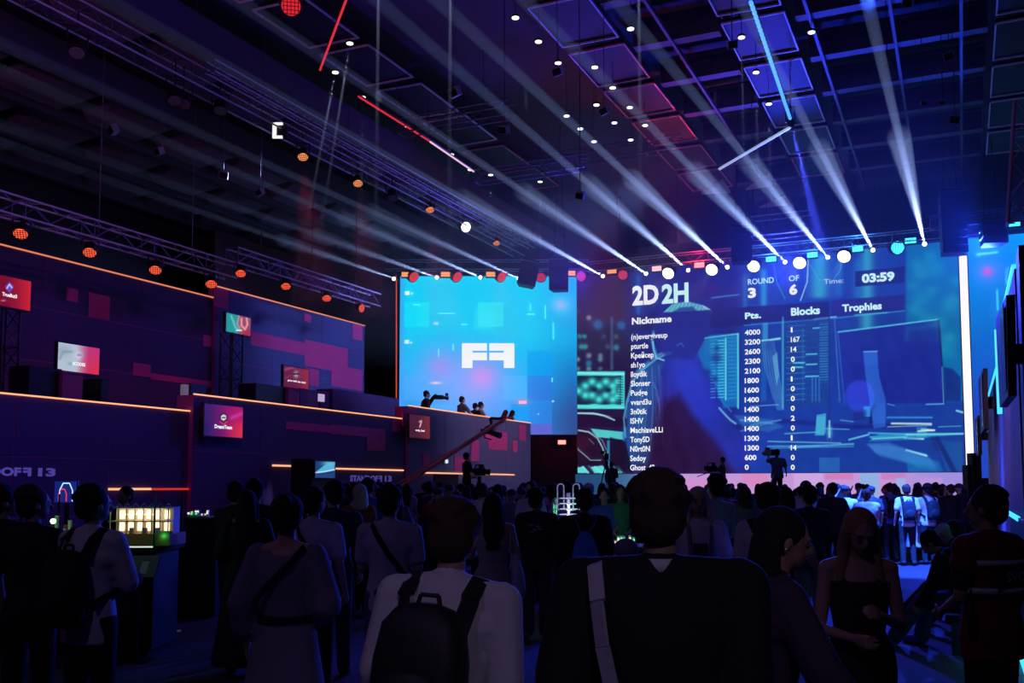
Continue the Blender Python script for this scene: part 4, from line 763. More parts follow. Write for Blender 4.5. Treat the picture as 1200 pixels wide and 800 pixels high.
def pc(p): p.fill((30, 150, 140)); p.mix(np.clip((p.x - 277) / 4, 0, 1), (150, 70, 75)); p.mix(np.clip((p.x - 284) / 4, 0, 1) * np.clip((p.y - 384) / 4, 0, 1), (165, 40, 40)); p.line([(280, 370), (278, 380), (281, 384)], 2, (190, 170, 170), .8, 2); p.line([(283, 373), (283, 381), (287, 386), (290, 380), (289, 373)], 2.2, (235, 170, 160), .9, 1.6); p.line([(271, 370), (276, 384), (282, 387)], 2, (150, 215, 210), .7, 2); p.line([(277, 387), (283, 387)], 1.6, (235, 250, 250), .9)
tv_on_left('small monitor half green half salmon on a truss tower', -18.2, 265, 293.5, 366, 388, pc, 'tower')
def pd(p): p.fill((95, 22, 38)); p.mix(np.clip((p.x - 345) / 18, 0, 1), (150, 38, 32)); p.line([(334, 433), (345, 430)], 3, (170, 70, 85), .7, 1.5); p.line([(334, 443), (340, 440)], 2, (140, 60, 75), .7, 1.5); p.glowe(347, 438.5, 3.8, 5, (200, 190, 190), .95, 1.6); p.rect(343, 437, 351, 439, (30, 10, 15))
tv_on_left('dark red monitor with a masked face emblem standing on the gallery', -18.0, 332.5, 361.5, 428, 452.5, pd, 'stand', texts=(('gone with the wind', 337, 358, 445.5, 448.5),))
def pe(p): p.fill((60, 25, 95)); p.mix(np.clip((p.x - 245) / 30, 0, 1), (165, 15, 95)); p.mix(np.clip((p.x - 262) / 22, 0, 1) * np.clip((p.y - 484) / 18, 0, 1), (215, 50, 60)); p.mix(np.clip((250 - p.x) / 12, 0, 1) * np.clip((p.y - 485) / 15, 0, 1), (35, 25, 90)); p.line([(272, 489), (284, 484)], 3.5, (215, 90, 200), .6, 5); p.poly([(262, 484), (266, 486), (266, 492), (262, 494.5), (258, 492), (258, 486)], (20, 15, 30)); p.poly([(262, 485.3), (265, 487), (265, 491), (262, 493), (259, 491), (259, 487)], (225, 215, 220)); p.rect(260, 488.5, 264, 489.8, (30, 20, 40)); p.line([(258, 494), (262, 497), (266, 494)], 1.2, (225, 60, 80))
tv_on_left('bright magenta and orange monitor hung on the parapet below the truss tower', XL + .32, 239, 284, 472.5, 510, pe, texts=(('DreamTeam', 251.5, 272, 497.7, 502.3),))
def pf(p): p.fill((70, 18, 36)); p.mix(np.clip((p.x - 488) / 16, 0, 1), (120, 36, 40)); p.line([(491.5, 494), (494, 493), (493, 497), (492, 500)], 1.5, (235, 200, 205), .9)
tv_on_left('dark maroon monitor hung on the parapet below the seated video operator', XL + .42, 480, 503.5, 485, 512, pf, texts=(('only_feel', 487, 497.5, 503, 506),))
def ph(p): p.fill((22, 60, 110)); p.glowe(386, 543, 8, 3, (120, 200, 230), .9); p.poly([(371, 552), (380, 545), (392, 541), (392, 551), (372, 554)], (90, 190, 225), .9, 1.5); p.line([(370, 553.5), (380, 552.5), (392, 550)], 1.3, (225, 240, 250), .9); p.rect(369, 555, 393, 561, (30, 70, 125), .8, 2)
t = tv_on_left('small monitor showing a pale blue race track beside the orange strip light', XL + 1.3, 369.5, 392.5, 540, 559.5, ph, 'none')
q = t.location; part_local(MB().box((q.x - .75, q.y - .42, 0), (q.x - .1, q.y + .42, at_x(370, 537, XL + 1.3).z)).build('kiosk', BLACK), t)
# truss towers carrying the monitors
for (x, z1_, X, lab) in ((271.5, at_x(271, 391, -18.4).z, -18.4, 'black truss tower under the green and salmon monitor'), (4, at_x(4, 360, -18.5).z, -18.5, 'black truss tower under the red monitor at the left edge')):
    y = at_x(x, 400, X).y; truss(lab, (X, y, zf), (X, y, z1_), .42, cables=0, m=mat('tower_black', (.02, .02, .03), .5, .5), bay=.4, name='truss_tower')
    # small sideways plate holding the monitor
for (x, X, zc) in ((271, -18.35, at_x(271, 380, -18.35).z), (4, -18.45, at_x(4, 340, -18.45).z)):
    pass
# gallery furniture
def on_gal(name, label, cat, X, x0, x1, yt, m, dx=.6, zb=None):
    a = at_x(x0, 450, X).y; b = at_x(x1, 450, X).y; z = at_x((x0 + x1) / 2, yt, X).z; t = thing(name, label, cat, (X - dx / 2, (a + b) / 2, zf)); w2 = (b - a) / 2; h = z - zf
    if name == 'desk':
        MB().box((-dx / 2, -w2, h - .04), (dx / 2, w2, h)).build('desk_top', m, t); MB().box((dx / 2 - .03, -w2, 0), (dx / 2, w2, h - .04)).build('front_panel', m, t)
        for s in (-1, 1): MB().box((-dx / 2, s * w2 - .02 if s > 0 else -w2, 0), (dx / 2 - .03, s * w2 if s > 0 else -w2 + .02, h - .04)).build('side_panel', m, t)
    else:
        MB().box((-dx / 2, -w2, 0), (dx / 2, w2, h)).build('body', m, t); MB().box((-dx / 2 - .02, -w2 - .02, h), (dx / 2 + .02, w2 + .02, h + .03)).build('top', m, t)
    return t
PODM = mat('podium_pink_lit', (.30, .05, .16), .7)  # pink light on the podiums is painted into their colour
on_gal('podium', 'pink lit podium under the pale monitor', 'podium', -17.2, 73, 97, 438, PODM)
on_gal('podium', 'pink lit podium under the masked face monitor', 'podium', -17.2, 338, 351, 456, PODM)
for (x0, x1, yt, lab) in ((34, 72, 430, 'black desk left of the pale monitor'), (119, 127, 445, 'narrow black loudspeaker cabinet right of the pale monitor'), (300, 336, 451, 'long black desk left of the masked face monitor'), (352, 386, 457, 'slate coloured desk right of the masked face monitor'), (390, 467, 461, 'long low dark blue counter near the end of the second parapet')):
    on_gal('desk' if 'desk' in lab or 'counter' in lab else 'speaker_cabinet', lab, 'desk' if 'desk' in lab or 'counter' in lab else 'loudspeaker', -17.3, x0, x1, yt, NAVY if 'blue' in lab or 'slate' in lab else TBLK)
P = at_x(376.5, 466, -17.0); t = thing('desk_lamp', 'small pale lit screen standing on the slate coloured desk', 'screen', P); MB().cbox((0, 0, 0), (.04, .28, .22)).build('display', glow('tiny_white', (200, 180, 220), .8), t); MB().tube((-.05, 0, zf - P.z), (-.05, 0, 0), .03).build('stand', BLACK, t)
P = at_x(216, 466, -16.4); t = thing('white_box', 'upright pale grey box at the step between the first and second parapet', 'box', P); MB().cbox((0, 0, 0), (.12, .14, .62)).build('cover', mat('pale_box', (.6, .6, .62), .6, emit=lin((110, 110, 118)), strength=.4), t); MB().box((-.1, .1, zf - P.z), (.1, .6, .35)).build('cabinet', BLACK, t)  # the cover is no lamp, its brightness is painted as emission
P = at_x(523.5, 540.5, XL + .24); t = thing('exit_sign', 'tiny white glowing sign on the parapet below the dark magenta squares', 'sign', P); MB().cbox((0, 0, 0), (.03, .16, .13)).build('panel', glow('tiny_sign', (215, 235, 240), 1.0), t); MB().cbox((-.03, -.05, 0), (.03, .32, .18)).build('housing', BLACK, t)

# video cameras ------------------------------------------------------
def tripod_camera(label, P, rz, h, s=1.0, legs=True, camlen=.55):
    t = thing('video_camera', label, 'camera', P, (0, 0, rz)); 
    if legs:
        for k in range(3): a = k * 2.094 + .5; MB().tube((.06 * math.cos(a), .06 * math.sin(a), h - .25), (.42 * math.cos(a), .42 * math.sin(a), .02), .022, .016).build('tripod_leg', DARK, t)
        MB().tube((0, 0, h - .35), (0, 0, h - .05), .06, n=8).build('tripod_head', BLACK, t)
    b = MB().cbox((0, 0, h + .08), (.15, camlen, .22)); b.cbox((0, -camlen * .55, h + .1), (.12, .16, .16)); b.build('body', BLACK, t)
    MB().tube((0, camlen * .4, h + .08), (0, camlen * .95, h + .08), .075, .1, 10).build('lens', BLACK, t)
    MB().cbox((-.14, camlen * .2, h + .24), (.14, .12, .1)).build('viewfinder', BLACK, t); MB().path([(0, -.15, h + .19), (0, -.12, h + .3), (0, .12, h + .3), (0, .15, h + .19)], .018).build('handle', BLACK, t)
    MB().tube((.08, -.1, h - .05), (.3, -.55, h - .2), .015).build('pan_bar', DARK, t); return t
zr = .95
cp = spot_on_floor(562, 30.4); riser = thing('camera_riser', 'black camera platform in the crowd by the parapet', 'platform', (spot_on_floor(554, 30.2)), (0, 0, YAW))
MB().cbox((0, 0, zr - .05), (2.4, 1.8, .1)).build('deck', TBLK, riser)
for a in (-1.1, 1.1):
    for b in (-.8, .8): MB().tube((a, b, 0), (a, b, zr - .1), .04).build('leg', DARK, riser)
tripod_camera('large studio camera on a tripod beside the standing operator in black', (cp.x, cp.y, zr), R(-50), 1.12, camlen=.34)
sp = spot_on_floor(834, 36); tripod_camera('video camera on a tripod on the stage left of the thin operator', (sp.x, sp.y, zst), R(-70), 1.15, camlen=.36)
sp = spot_on_floor(711, 34.5); tripod_camera('tall unmanned camera tripod at the dark left end of the stage', (sp.x, sp.y, zst), R(20), 1.55)
# camera crane
A, B = at_d(470, 570, 28.0), at_d(592, 490.5, 31.0); base = Vector((A.x, A.y, 0))
cr = thing('camera_crane', 'long camera crane arm rising from the crowd toward the gallery', 'camera crane', base)
ARM = mat('crane_arm_red_lit', (.60, .14, .14), .35, .5); d = (B - A)  # light metal arm, the red light on it painted into its colour
MB().tube(A - base - d * .12, B - base, .055).build('arm', ARM, cr); MB().tube(A - base - d * .12 + ZA * .16, B - base + ZA * .03, .018).build('upper_rod', ARM, cr)
for k in range(1, 7): p = A - base + d * (k / 7.2 - .1); MB().tube(p, p + ZA * .13, .016).build('strut', ARM, cr)
for k in range(3): a = k * 2.094; MB().tube((0, 0, 1.35), (.55 * math.cos(a), .55 * math.sin(a), .03), .03).build('tripod_leg', DARK, cr)
MB().tube((0, 0, 1.3), A - base, .06).build('pivot', BLACK, cr); MB().cbox(A - base - d * .13, (.3, .3, .3)).build('counterweight', BLACK, cr)
H = B - base; hd = at_d(575.5, 507, 31.0) - base; e2 = at_d(576, 497, 31.0) - base
MB().path([H, at_d(574.5, 490, 31) - base, e2], .05).build('head_bracket', BLACK, cr)
cmh = MB().cbox(hd + ZA * .08, (.22, .2, .24)); cmh.tube(hd, hd + Vector((.35, -.05, -.10)), .08, .1, 8); cmh.cbox(hd + Vector((-.2, 0, .05)), (.26, .16, .16)); cmh.build('remote_camera', BLACK, cr)
MB().path([e2, e2 + Vector((-.24, 0, -.1)), e2 + Vector((-.24, 0, -.42)), e2 + Vector((.0, 0, -.48))], .022).build('gimbal_frame', BLACK, cr)

# ---------------------------------------------------------------- left showcase with lit models
def frame_thing(name, label, cat, px, D_, z=0, group=None, rz=None): p = spot_on_floor(px, D_, z); return thing(name, label, cat, p, (0, 0, YAW if rz is None else rz), group)
GLS = bpy.data.materials.new('clear_glass'); GLS.use_nodes = True; g_ = GLS.node_tree.nodes['Principled BSDF']; g_.inputs['Base Color'].default_value = (1, 1, 1, 1); g_.inputs['Roughness'].default_value = .02; g_.inputs['Transmission Weight'].default_value = 1; g_.inputs['IOR'].default_value = 1.02
DS = 10.5; k = DS / FPX; zt = 1.13
sc = frame_thing('showcase_table', 'black showcase table carrying the lit scale models at the left', 'table', 124, DS)
MB().cbox((0, 0, zt - .03), (1.42, .9, .06)).build('table_top', TBLK, sc); MB().cbox((0, .05, (zt - .06) / 2 + .04), (1.30, .75, zt - .14)).build('base', BLACK, sc); MB().cbox((0, .05, .02), (1.2, .7, .04)).build('plinth', DARK, sc)
MB().cbox((.0, -.452, zt - .005), (1.36, .012, .014)).build('edge_light', glow('edge_white', (225, 235, 225), .9), sc)
gc = frame_thing('glass_case', 'clear glass case over the lit scale models at the left', 'glass case', 124, DS, zt)
for nm, c, s_ in (('front', (0, -.42, .26), (1.36, .008, .52)), ('back', (0, .42, .26), (1.36, .008, .52)), ('side', (-.68, 0, .26), (.008, .84, .52)), ('side', (.68, 0, .26), (.008, .84, .52))): MB().cbox(c, s_).build('glass_pane', GLS, gc)
for sx in (-.68, .68):
    for sy in (-.42, .42): MB().cbox((sx, sy, .26), (.016, .016, .52)).build('corner_post', DARK, gc)
WMOD = mat('model_white', (.75, .72, .66), .6); ORG = mat('model_orange_base', (.62, .22, .08), .6); GRN = mat('model_green', (.04, .30, .09), .7); WARM = glow('warm_window', (255, 222, 170), 2.2)
mb_ = frame_thing('model_building', 'warmly lit white scale model building on an orange base', 'scale model', 170, DS - .1, zt)
MB().cbox((0, 0, .06), (.72, .5, .12)).build('model_base', ORG, mb_)
MB().cbox((0, .12, .25), (.60, .2, .26)).build('facade', WMOD, mb_); MB().cbox((0, -.02, .245), (.62, .3, .012)).build('floor_slab', WMOD, mb_)
for i in range(8): MB().cbox((-.30 + i * .086, -.14, .25), (.010, .010, .26)).build('column', WMOD, mb_)
for j in (0, 1):
    for i in range(6): MB().cbox((-.235 + i * .094, .015, .185 + j * .125), (.05, .010, .085)).build('window', WARM, mb_)
MB().cbox((0, -.02, .385), (.66, .34, .012)).build('roof', WMOD, mb_)
for i in range(8): MB().tube((-.32 + i * .085, -.18, .39), (-.28 + i * .085, -.18, .43), .005, n=4).tube((-.28 + i * .085, -.18, .43), (-.24 + i * .085, -.18, .39), .005, n=4).build('roof_truss', WMOD, mb_)
MB().cbox((.02, -.13, .315), (.4, .012, .01)).build('light_bar', WARM, mb_)
for sx, sy in ((-.33, -.2), (.31, -.2)): MB().cbox((sx, sy, .132), (.09, .1, .024)).build('lawn', GRN, mb_)
for i, sx in enumerate((-.05, .08, .2)): MB().cbox((sx, -.19, .15), (.04, .05, .06)).build('kiosk', WMOD, mb_)
for (c, e, col_) in (((.0, -.12, .33), 1.6, (1, .78, .5)), ((-.33, -.27, .10), .12, (.05, 1, .2)), ((.3, -.27, .10), .12, (.05, 1, .2))):
    l = bpy.data.lights.new('model_light', 'POINT'); l.energy = e; l.color = col_; l.shadow_soft_size = .03; lo = bpy.data.objects.new('model_light', l); COL.objects.link(lo); lo.parent = mb_; lo.location = c
mc = frame_thing('model_plant', 'small scale model factory with red and green lights', 'scale model', 68, DS - .05, zt)
MB().cbox((0, 0, .03), (.40, .5, .06)).build('model_base', GRN, mc)
for i in range(5): MB().tube((-.14 + i * .07, .05 * (i % 2), .06), (-.14 + i * .07, .05 * (i % 2), .2 + .05 * (i % 3)), .022).build('chimney', mat('model_red', (.5, .08, .06), .5) if i % 2 else WMOD, mc)
for i in range(4): MB().cbox((-.13 + i * .09, -.14, .11), (.06, .07, .10)).build('block', WMOD, mc); MB().cbox((-.13 + i * .09, -.178, .11), (.03, .006, .04)).build('window', WARM if i % 2 else glow('green_led', (60, 255, 120), 1.2), mc)
l = bpy.data.lights.new('model_light', 'POINT'); l.energy = .6; l.color = (.4, 1, .4); l.shadow_soft_size = .03; lo = bpy.data.objects.new('model_light', l); COL.objects.link(lo); lo.parent = mc; lo.location = (.1, -.3, .25)
light('model_light', 'POINT', at_d(98, 600, 9.0), at_d(98, 600, 9), (.05, 1, .45), 1.6, shadow_soft_size=.1)
ip = frame_thing('info_panel', 'tilted dark information panel below the lit model building', 'sign', 165, DS - .52)
MB().add([(-.2, -.12, .84), (.2, -.12, .84), (.2, .05, 1.04), (-.2, .05, 1.04), (-.2, -.09, .82), (.2, -.09, .82), (.2, .08, 1.02), (-.2, .08, 1.02)], [(0, 1, 2, 3), (7, 6, 5, 4), (0, 4, 5, 1), (1, 5, 6, 2), (2, 6, 7, 3), (3, 7, 4, 0)]).build('panel', mat('panel_grey', (.12, .12, .12), .5), ip)
MB().tube((0, 0, 0), (0, 0, .92), .03).build('post', DARK, ip); MB().cbox((0, 0, .01), (.3, .3, .02)).build('foot', DARK, ip)
for sx in (-.09, .08): MB().add([(sx - .04, -.10, .872), (sx + .03, -.10, .872), (sx + .03, -.0, .985), (sx - .04, -.0, .985)], [(0, 1, 2, 3)]).build('printed_picture', mat('panel_print', (.4, .4, .38), .6), ip)
# arch display on a pole
ad = frame_thing('arch_display', 'blue upright screen with glowing red and white arches behind the showcase', 'screen', 77, 11.6)
k2 = 11.6 / FPX; zc = 1.75 - 8 * k2
MB().cbox((0, 0, zc), (.24, .04, .25)).build('display', glow('arch_blue', (18, 34, 120), 1), ad); MB().cbox((0, .05, zc), (.26, .05, .27)).build('bezel', BLACK, ad)
def arch(w_, h_, m, nm, x0=0): MB().path([(x0 - w_, -.03, zc - .11), (x0 - w_, -.03, zc - .11 + h_ * .6), (x0 - w_ * .5, -.03, zc - .11 + h_), (x0 + w_ * .5, -.03, zc - .11 + h_), (x0 + w_, -.03, zc - .11 + h_ * .6), (x0 + w_, -.03, zc - .11)], .006, 4).build(nm, m, ad)
arch(.075, .21, glow('arch_white', (190, 235, 255), 1.2), 'white_arch', .02); arch(.045, .14, glow('arch_red', (230, 50, 60), 1.2), 'red_arch', -.02)
MB().tube((0, .05, 0), (0, .05, zc - .12), .03).build('post', DARK, ad)
# floor marks, their lit look painted in as emission
for (x, y, lab) in ((203, 737, 'pale lit strip on the floor at the foot of the showcase'), (206, 643, 'small red lit strip on the floor beside the far parapet')):
    D_ = 1.75 * FPX / (y - 568); p = spot_on_floor(x, D_); s_ = thing('lit_floor_strip', lab, 'marking', p, (0, 0, YAW + .25)); MB().cbox((0, 0, .006), (.26 if y > 700 else .3, .10, .012)).build('glow_strip', mat('floor_mark_glow', (.6, .55, .5), .5, emit=lin((60, 55, 60)), strength=.5) if y > 700 else glow('floor_red_glow', (200, 70, 50), .9), s_)
# small far exhibit with a green lit city
fx = frame_thing('showcase_table', 'low black plinth with the tiny green lit city, right of the big showcase', 'table', 240, 13.5); k3 = 13.5 / FPX; h3 = 1.75 - 37 * k3
MB().cbox((0, 0, h3 / 2), (.52, .6, h3 - .06)).build('base', BLACK, fx); MB().cbox((0, 0, h3 - .02), (.56, .64, .04)).build('table_top', TBLK, fx)
def city(t, n, wx, wy, hmax, seed, cols):
    q = random.Random(seed)
    for i in range(n):
        x, y = q.uniform(-wx, wx), q.uniform(-wy, wy); h = q.uniform(.25, 1) * hmax; MB().cbox((x, y, h / 2), (.035, .035, h)).build('block', WMOD, t)
        m = MB().cbox((x, y - .02, h * .7), (.022, .006, h * .25)); m.build('window', q.choice(cols), t)
CW = [glow('city_green', (90, 255, 150), 1.4), glow('city_white', (240, 250, 240), 1.6), glow('city_warm', (255, 220, 150), 1.4)]
ct = frame_thing('model_city', 'tiny green lit model city on the low black plinth', 'scale model', 234, 13.45, h3); MB().cbox((0, 0, .006), (.3, .3, .012)).build('model_base', GRN, ct); city(ct, 12, .12, .12, .11, 4, CW)
# centre exhibit: tower of glowing rings, pipe loops, little cities
DC = 14.0; kc = DC / FPX; hc = 1.75 - 70 * kc
ctb = frame_thing('showcase_table', 'long black table with the ring tower and model cities in the middle of the crowd', 'table', 697, DC)
MB().cbox((0, 0, hc - .03), (1.5, .8, .06)).build('table_top', TBLK, ctb)
for sx in (-.7, .7):
    for sy in (-.35, .35): MB().cbox((sx, sy, (hc - .06) / 2), (.06, .06, hc - .06)).build('leg', DARK, ctb)
MB().cbox((0, 0, (hc - .06) / 2), (1.3, .6, hc - .1)).build('base', BLACK, ctb)
rt = frame_thing('model_tower', 'tall model tower of silvery glowing rings in the middle of the crowd', 'scale model', 662, DC - .1, hc)
SIL = mat('ring_silver', (.7, .7, .8), .25, .8); RW = glow('ring_white', (200, 205, 235), .9)
MB().tube((.05, 0, 0), (.05, 0, .74), .03).build('column', SIL, rt)
for i in range(8):
    z = .12 + i * .075; MB().tube((.05, 0, z), (.05, 0, z + .012), .15, n=14).build('ring', SIL, rt); MB().tube((.05, 0, z + .014), (.05, 0, z + .022), .125, n=12).build('light_ring', RW, rt)
for i, (sx, hh) in enumerate(((-.16, .60), (-.13, .66), (-.20, .44))): MB().tube((sx, .02, 0), (sx, .02, hh), .022, n=8).build('tank', SIL, rt)
for x0 in (-.06, .16):
    pts = [(x0 - .045, 0, .5), (x0 - .045, 0, .82)] + [(x0 - .045 * math.cos(a), 0, .82 + .045 * math.sin(a)) for a in (.6, 1.2, 1.9, 2.5)] + [(x0 + .045, 0, .82), (x0 + .045, 0, .5)]
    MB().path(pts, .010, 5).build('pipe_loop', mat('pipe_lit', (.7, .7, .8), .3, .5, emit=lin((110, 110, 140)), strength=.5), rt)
for (px, lab, sd, n) in ((660, 'model city with white lights at the foot of the ring tower', 9, 16), (694, 'small model city with sparse lights between the ring tower and the green lit person', 12, 12), (730, 'model city with green lights before the green lit person', 15, 18)):
    o = frame_thing('model_city', lab, 'scale model', px, DC - .32, hc); MB().cbox((0, 0, .006), (.32, .24, .012)).build('model_base', GRN, o); city(o, n, .14, .1, .17, sd, CW)
light('model_light', 'POINT', at_d(728, 600, 13.2), at_d(728, 600, 13), (.05, 1, .25), 2.2, shadow_soft_size=.1)
light('model_light', 'POINT', at_d(668, 600, 13.2), at_d(668, 600, 13), (.7, .7, 1), 3, shadow_soft_size=.1)

# ---------------------------------------------------------------- right side booths
PNK = mat('booth_wall_violet', (.42, .22, .44), .55, var=.1, scale=1.5); CY = glow('trim_cyan', (60, 200, 245), 1.5)
def booth(label, X, y0, y1, z): 
    t = thing('booth_wall', label, 'partition', (X, y0, 0)); MB().box((0, 0, 0), (.35, y1 - y0, z)).build('panel', PNK, t)
    MB().box((-.03, 0, z), (.04, y1 - y0, z + .06)).build('top_light', CY, t); return t
booth('nearest violet booth wall at the right edge with a cyan lit top edge', .70, 14.2, 19.0, 4.55)
booth('middle violet booth wall at the right with a slanting cyan top edge', .72, 19.4, 31.0, 4.1)
t = booth('farthest narrow booth wall beside the white light pillar', .80, 31.4, 36.5, 3.9)
MB().box((-.12, -.08, 3.0), (-.04, -.0, 4.5)).build('edge_light', CY, [o for o in COL.objects if o.name == 'booth_wall.001'][0])
tag(MB().box((.72, 13.5, 0), (1.5, 14.15, 4.7)).build('booth_post', BLACK), 'black upright post at the right edge of the picture', 'post')
for (y0, y1, z0, z1_, X, lab) in ((12.4, 14.2, 2.75, 3.9, .50, 'large black monitor seen edge on at the right edge'), (23.4, 26.0, 2.95, 4.25, .46, 'smaller black monitor seen edge on beside the white pillar'), (30.6, 32.6, 2.6, 3.7, .44, 'farthest black monitor seen edge on by the pillar')):
    t = thing('booth_monitor', lab, 'screen', (X, y0, z0)); m = MB().hexa([(0, 0, 0), (.09, 0, 0), (.06, y1 - y0, .0), (-.03, y1 - y0, .0)], [(.02, 0, z1_ - z0), (.11, 0, z1_ - z0), (.05, y1 - y0, z1_ - z0), (-.04, y1 - y0, z1_ - z0)]); m.build('bezel', BLACK, t)
    MB().box((-.015, .1, .08), (-.004, y1 - y0 - .1, z1_ - z0 - .08)).build('display', mat('screen_off', (.25, .24, .28), .15), t)
    MB().box((.08, (y1 - y0) * .45, (z1_ - z0) * .4), (.72 - X, (y1 - y0) * .55, (z1_ - z0) * .6)).build('wall_arm', DARK, t)
t = thing('counter', 'dark counter with cyan lit edges at the right edge of the picture', 'counter', (.55, 8.3, 0))
MB().box((0, 0, .0), (1.0, 6.1, 1.38)).build('body', TBLK, t); MB().box((-.05, -.05, 1.38), (1.05, 6.15, 1.42)).build('counter_top', TBLK, t)
MB().box((-.06, 2.9, 1.385), (-.03, 6.15, 1.43)).build('edge_light', CY, t); MB().box((-.09, .2, .02), (-.05, 3.9, .07)).build('floor_light', CY, t)
for (px, D_, wd, ht, lab) in ((1142.5, 30.5, .28, 1.62, 'tall narrow black loudspeaker at the foot of the white pillar'), (1134, 30.2, .14, 1.9, 'small black box on a stand just left of the tall narrow loudspeaker')):
    t = frame_thing('floor_speaker', lab, 'loudspeaker', px, D_); zz = 1.75 + (568 - (531 if wd > .2 else 545)) * D_ / FPX
    MB().cbox((0, 0, zz - ht / 2), (wd, .35, ht)).build('cabinet', SPK, t); MB().cbox((0, 0, (zz - ht) / 2), (wd * .5, .2, zz - ht)).build('stand', DARK, t); MB().cbox((0, -.18, zz - ht / 2), (wd * .9, .012, ht * .9)).build('grille', mat('grille_black', (.01, .01, .01), .9), t)
light('booth_fill', 'SPOT', (-.3, 14, 5.6), (.75, 21, 2.2), (.80, .38, .85), 420, spot_size=R(50), spot_blend=.8, shadow_soft_size=.2)  # added pink spot that brightens the booth wall
light('booth_fill', 'POINT', (.35, 11.0, .25), (0, 0, 0), (.1, .55, 1), 6, shadow_soft_size=.1)
# black bench with the resting visitors
bn = thing('bench', 'low black bench along the right booths', 'bench', (.05, 13.3, 0))
MB().cbox((0, 0, .40), (.5, 4.6, .08)).build('seat', TBLK, bn)
for sy in (-2.0, 0, 2.0): MB().cbox((0, sy, .18), (.4, .08, .36)).build('leg', DARK, bn)
# ================================================================ PEOPLE
SKIN = mat('skin_light', (.42, .25, .18), .55, var=.06, scale=30); SKIN2 = mat('skin_tan', (.30, .17, .12), .55, var=.06, scale=30)
HBLK = mat('hair_black', (.010, .008, .008), .9, var=.3, scale=60, bump=.25); HBRN = mat('hair_brown', (.045, .022, .014), .9, var=.35, scale=60, bump=.25); HBLD = mat('hair_blond', (.30, .19, .09), .9, var=.35, scale=60, bump=.6); HLT = mat('hair_pale', (.5, .42, .38), .9, var=.3, scale=60, bump=.6)
def cloth(n, c, rough=.85): return mat('cloth_' + n, c, rough, var=.12, scale=14, bump=.35)
CBLK = cloth('black', (.007, .007, .009)); CNAV = cloth('navy', (.02, .025, .06)); CWHT = cloth('white', (.56, .54, .60)); CGRY = cloth('grey', (.16, .16, .19)); CDGR = cloth('charcoal', (.04, .04, .05)); CBEI = cloth('beige', (.34, .27, .27)); CJEA = cloth('jeans', (.06, .08, .16)); CBLU = cloth('blue', (.05, .12, .40)); CRED = cloth('red', (.30, .03, .03)); CGRN = cloth('green', (.05, .25, .12)); CPUR = cloth('mauve', (.20, .13, .24)); CORG = cloth('orange_vest', (.15, .02, .01)); CLIL = cloth('pale_lilac', (.42, .38, .48)); CSOL = cloth('sole_white', (.6, .6, .6))
def remesh(mb, name, m, vox, it=3, parent=None):
    me = mb.mesh(name + '_raw'); o = bpy.data.objects.new(name, me); COL.objects.link(o)
    r = o.modifiers.new('r', 'REMESH'); r.mode = 'VOXEL'; r.voxel_size = vox; r.use_smooth_shade = True
    s = o.modifiers.new('s', 'SMOOTH'); s.factor = .5; s.iterations = it
    out = bpy.data.meshes.new_from_object(o.evaluated_get(bpy.context.evaluated_depsgraph_get()))
    bpy.data.objects.remove(o); bpy.data.meshes.remove(me); out.name = name; out.materials.clear(); out.materials.append(m)
    out.polygons.foreach_set('use_smooth', [True] * len(out.polygons))
    return link(name, out, parent)
ARMS = {'down': ((.235, -.02, 1.16), (.25, .07, .93)), 'phone': ((.215, .04, 1.15), (.08, .27, 1.22)), 'pocket': ((.28, -.06, 1.17), (.19, .07, .98)), 'cross': ((.225, .08, 1.17), (-.06, .21, 1.18)),
        'up': ((.25, .16, 1.40), (.12, .27, 1.62)), 'hold': ((.22, .03, 1.15), (.10, .25, 1.04)), 'swing': ((.24, .14, 1.19), (.26, .32, 1.02)), 'back': ((.25, -.14, 1.18), (.24, -.22, .96)), 'out': ((.33, .05, 1.18), (.44, .20, 1.0)), 'lean': ((.24, .20, 1.22), (.22, .42, 1.10)), 'clasp': ((.24, -.05, 1.17), (.04, .2, 1.0))}
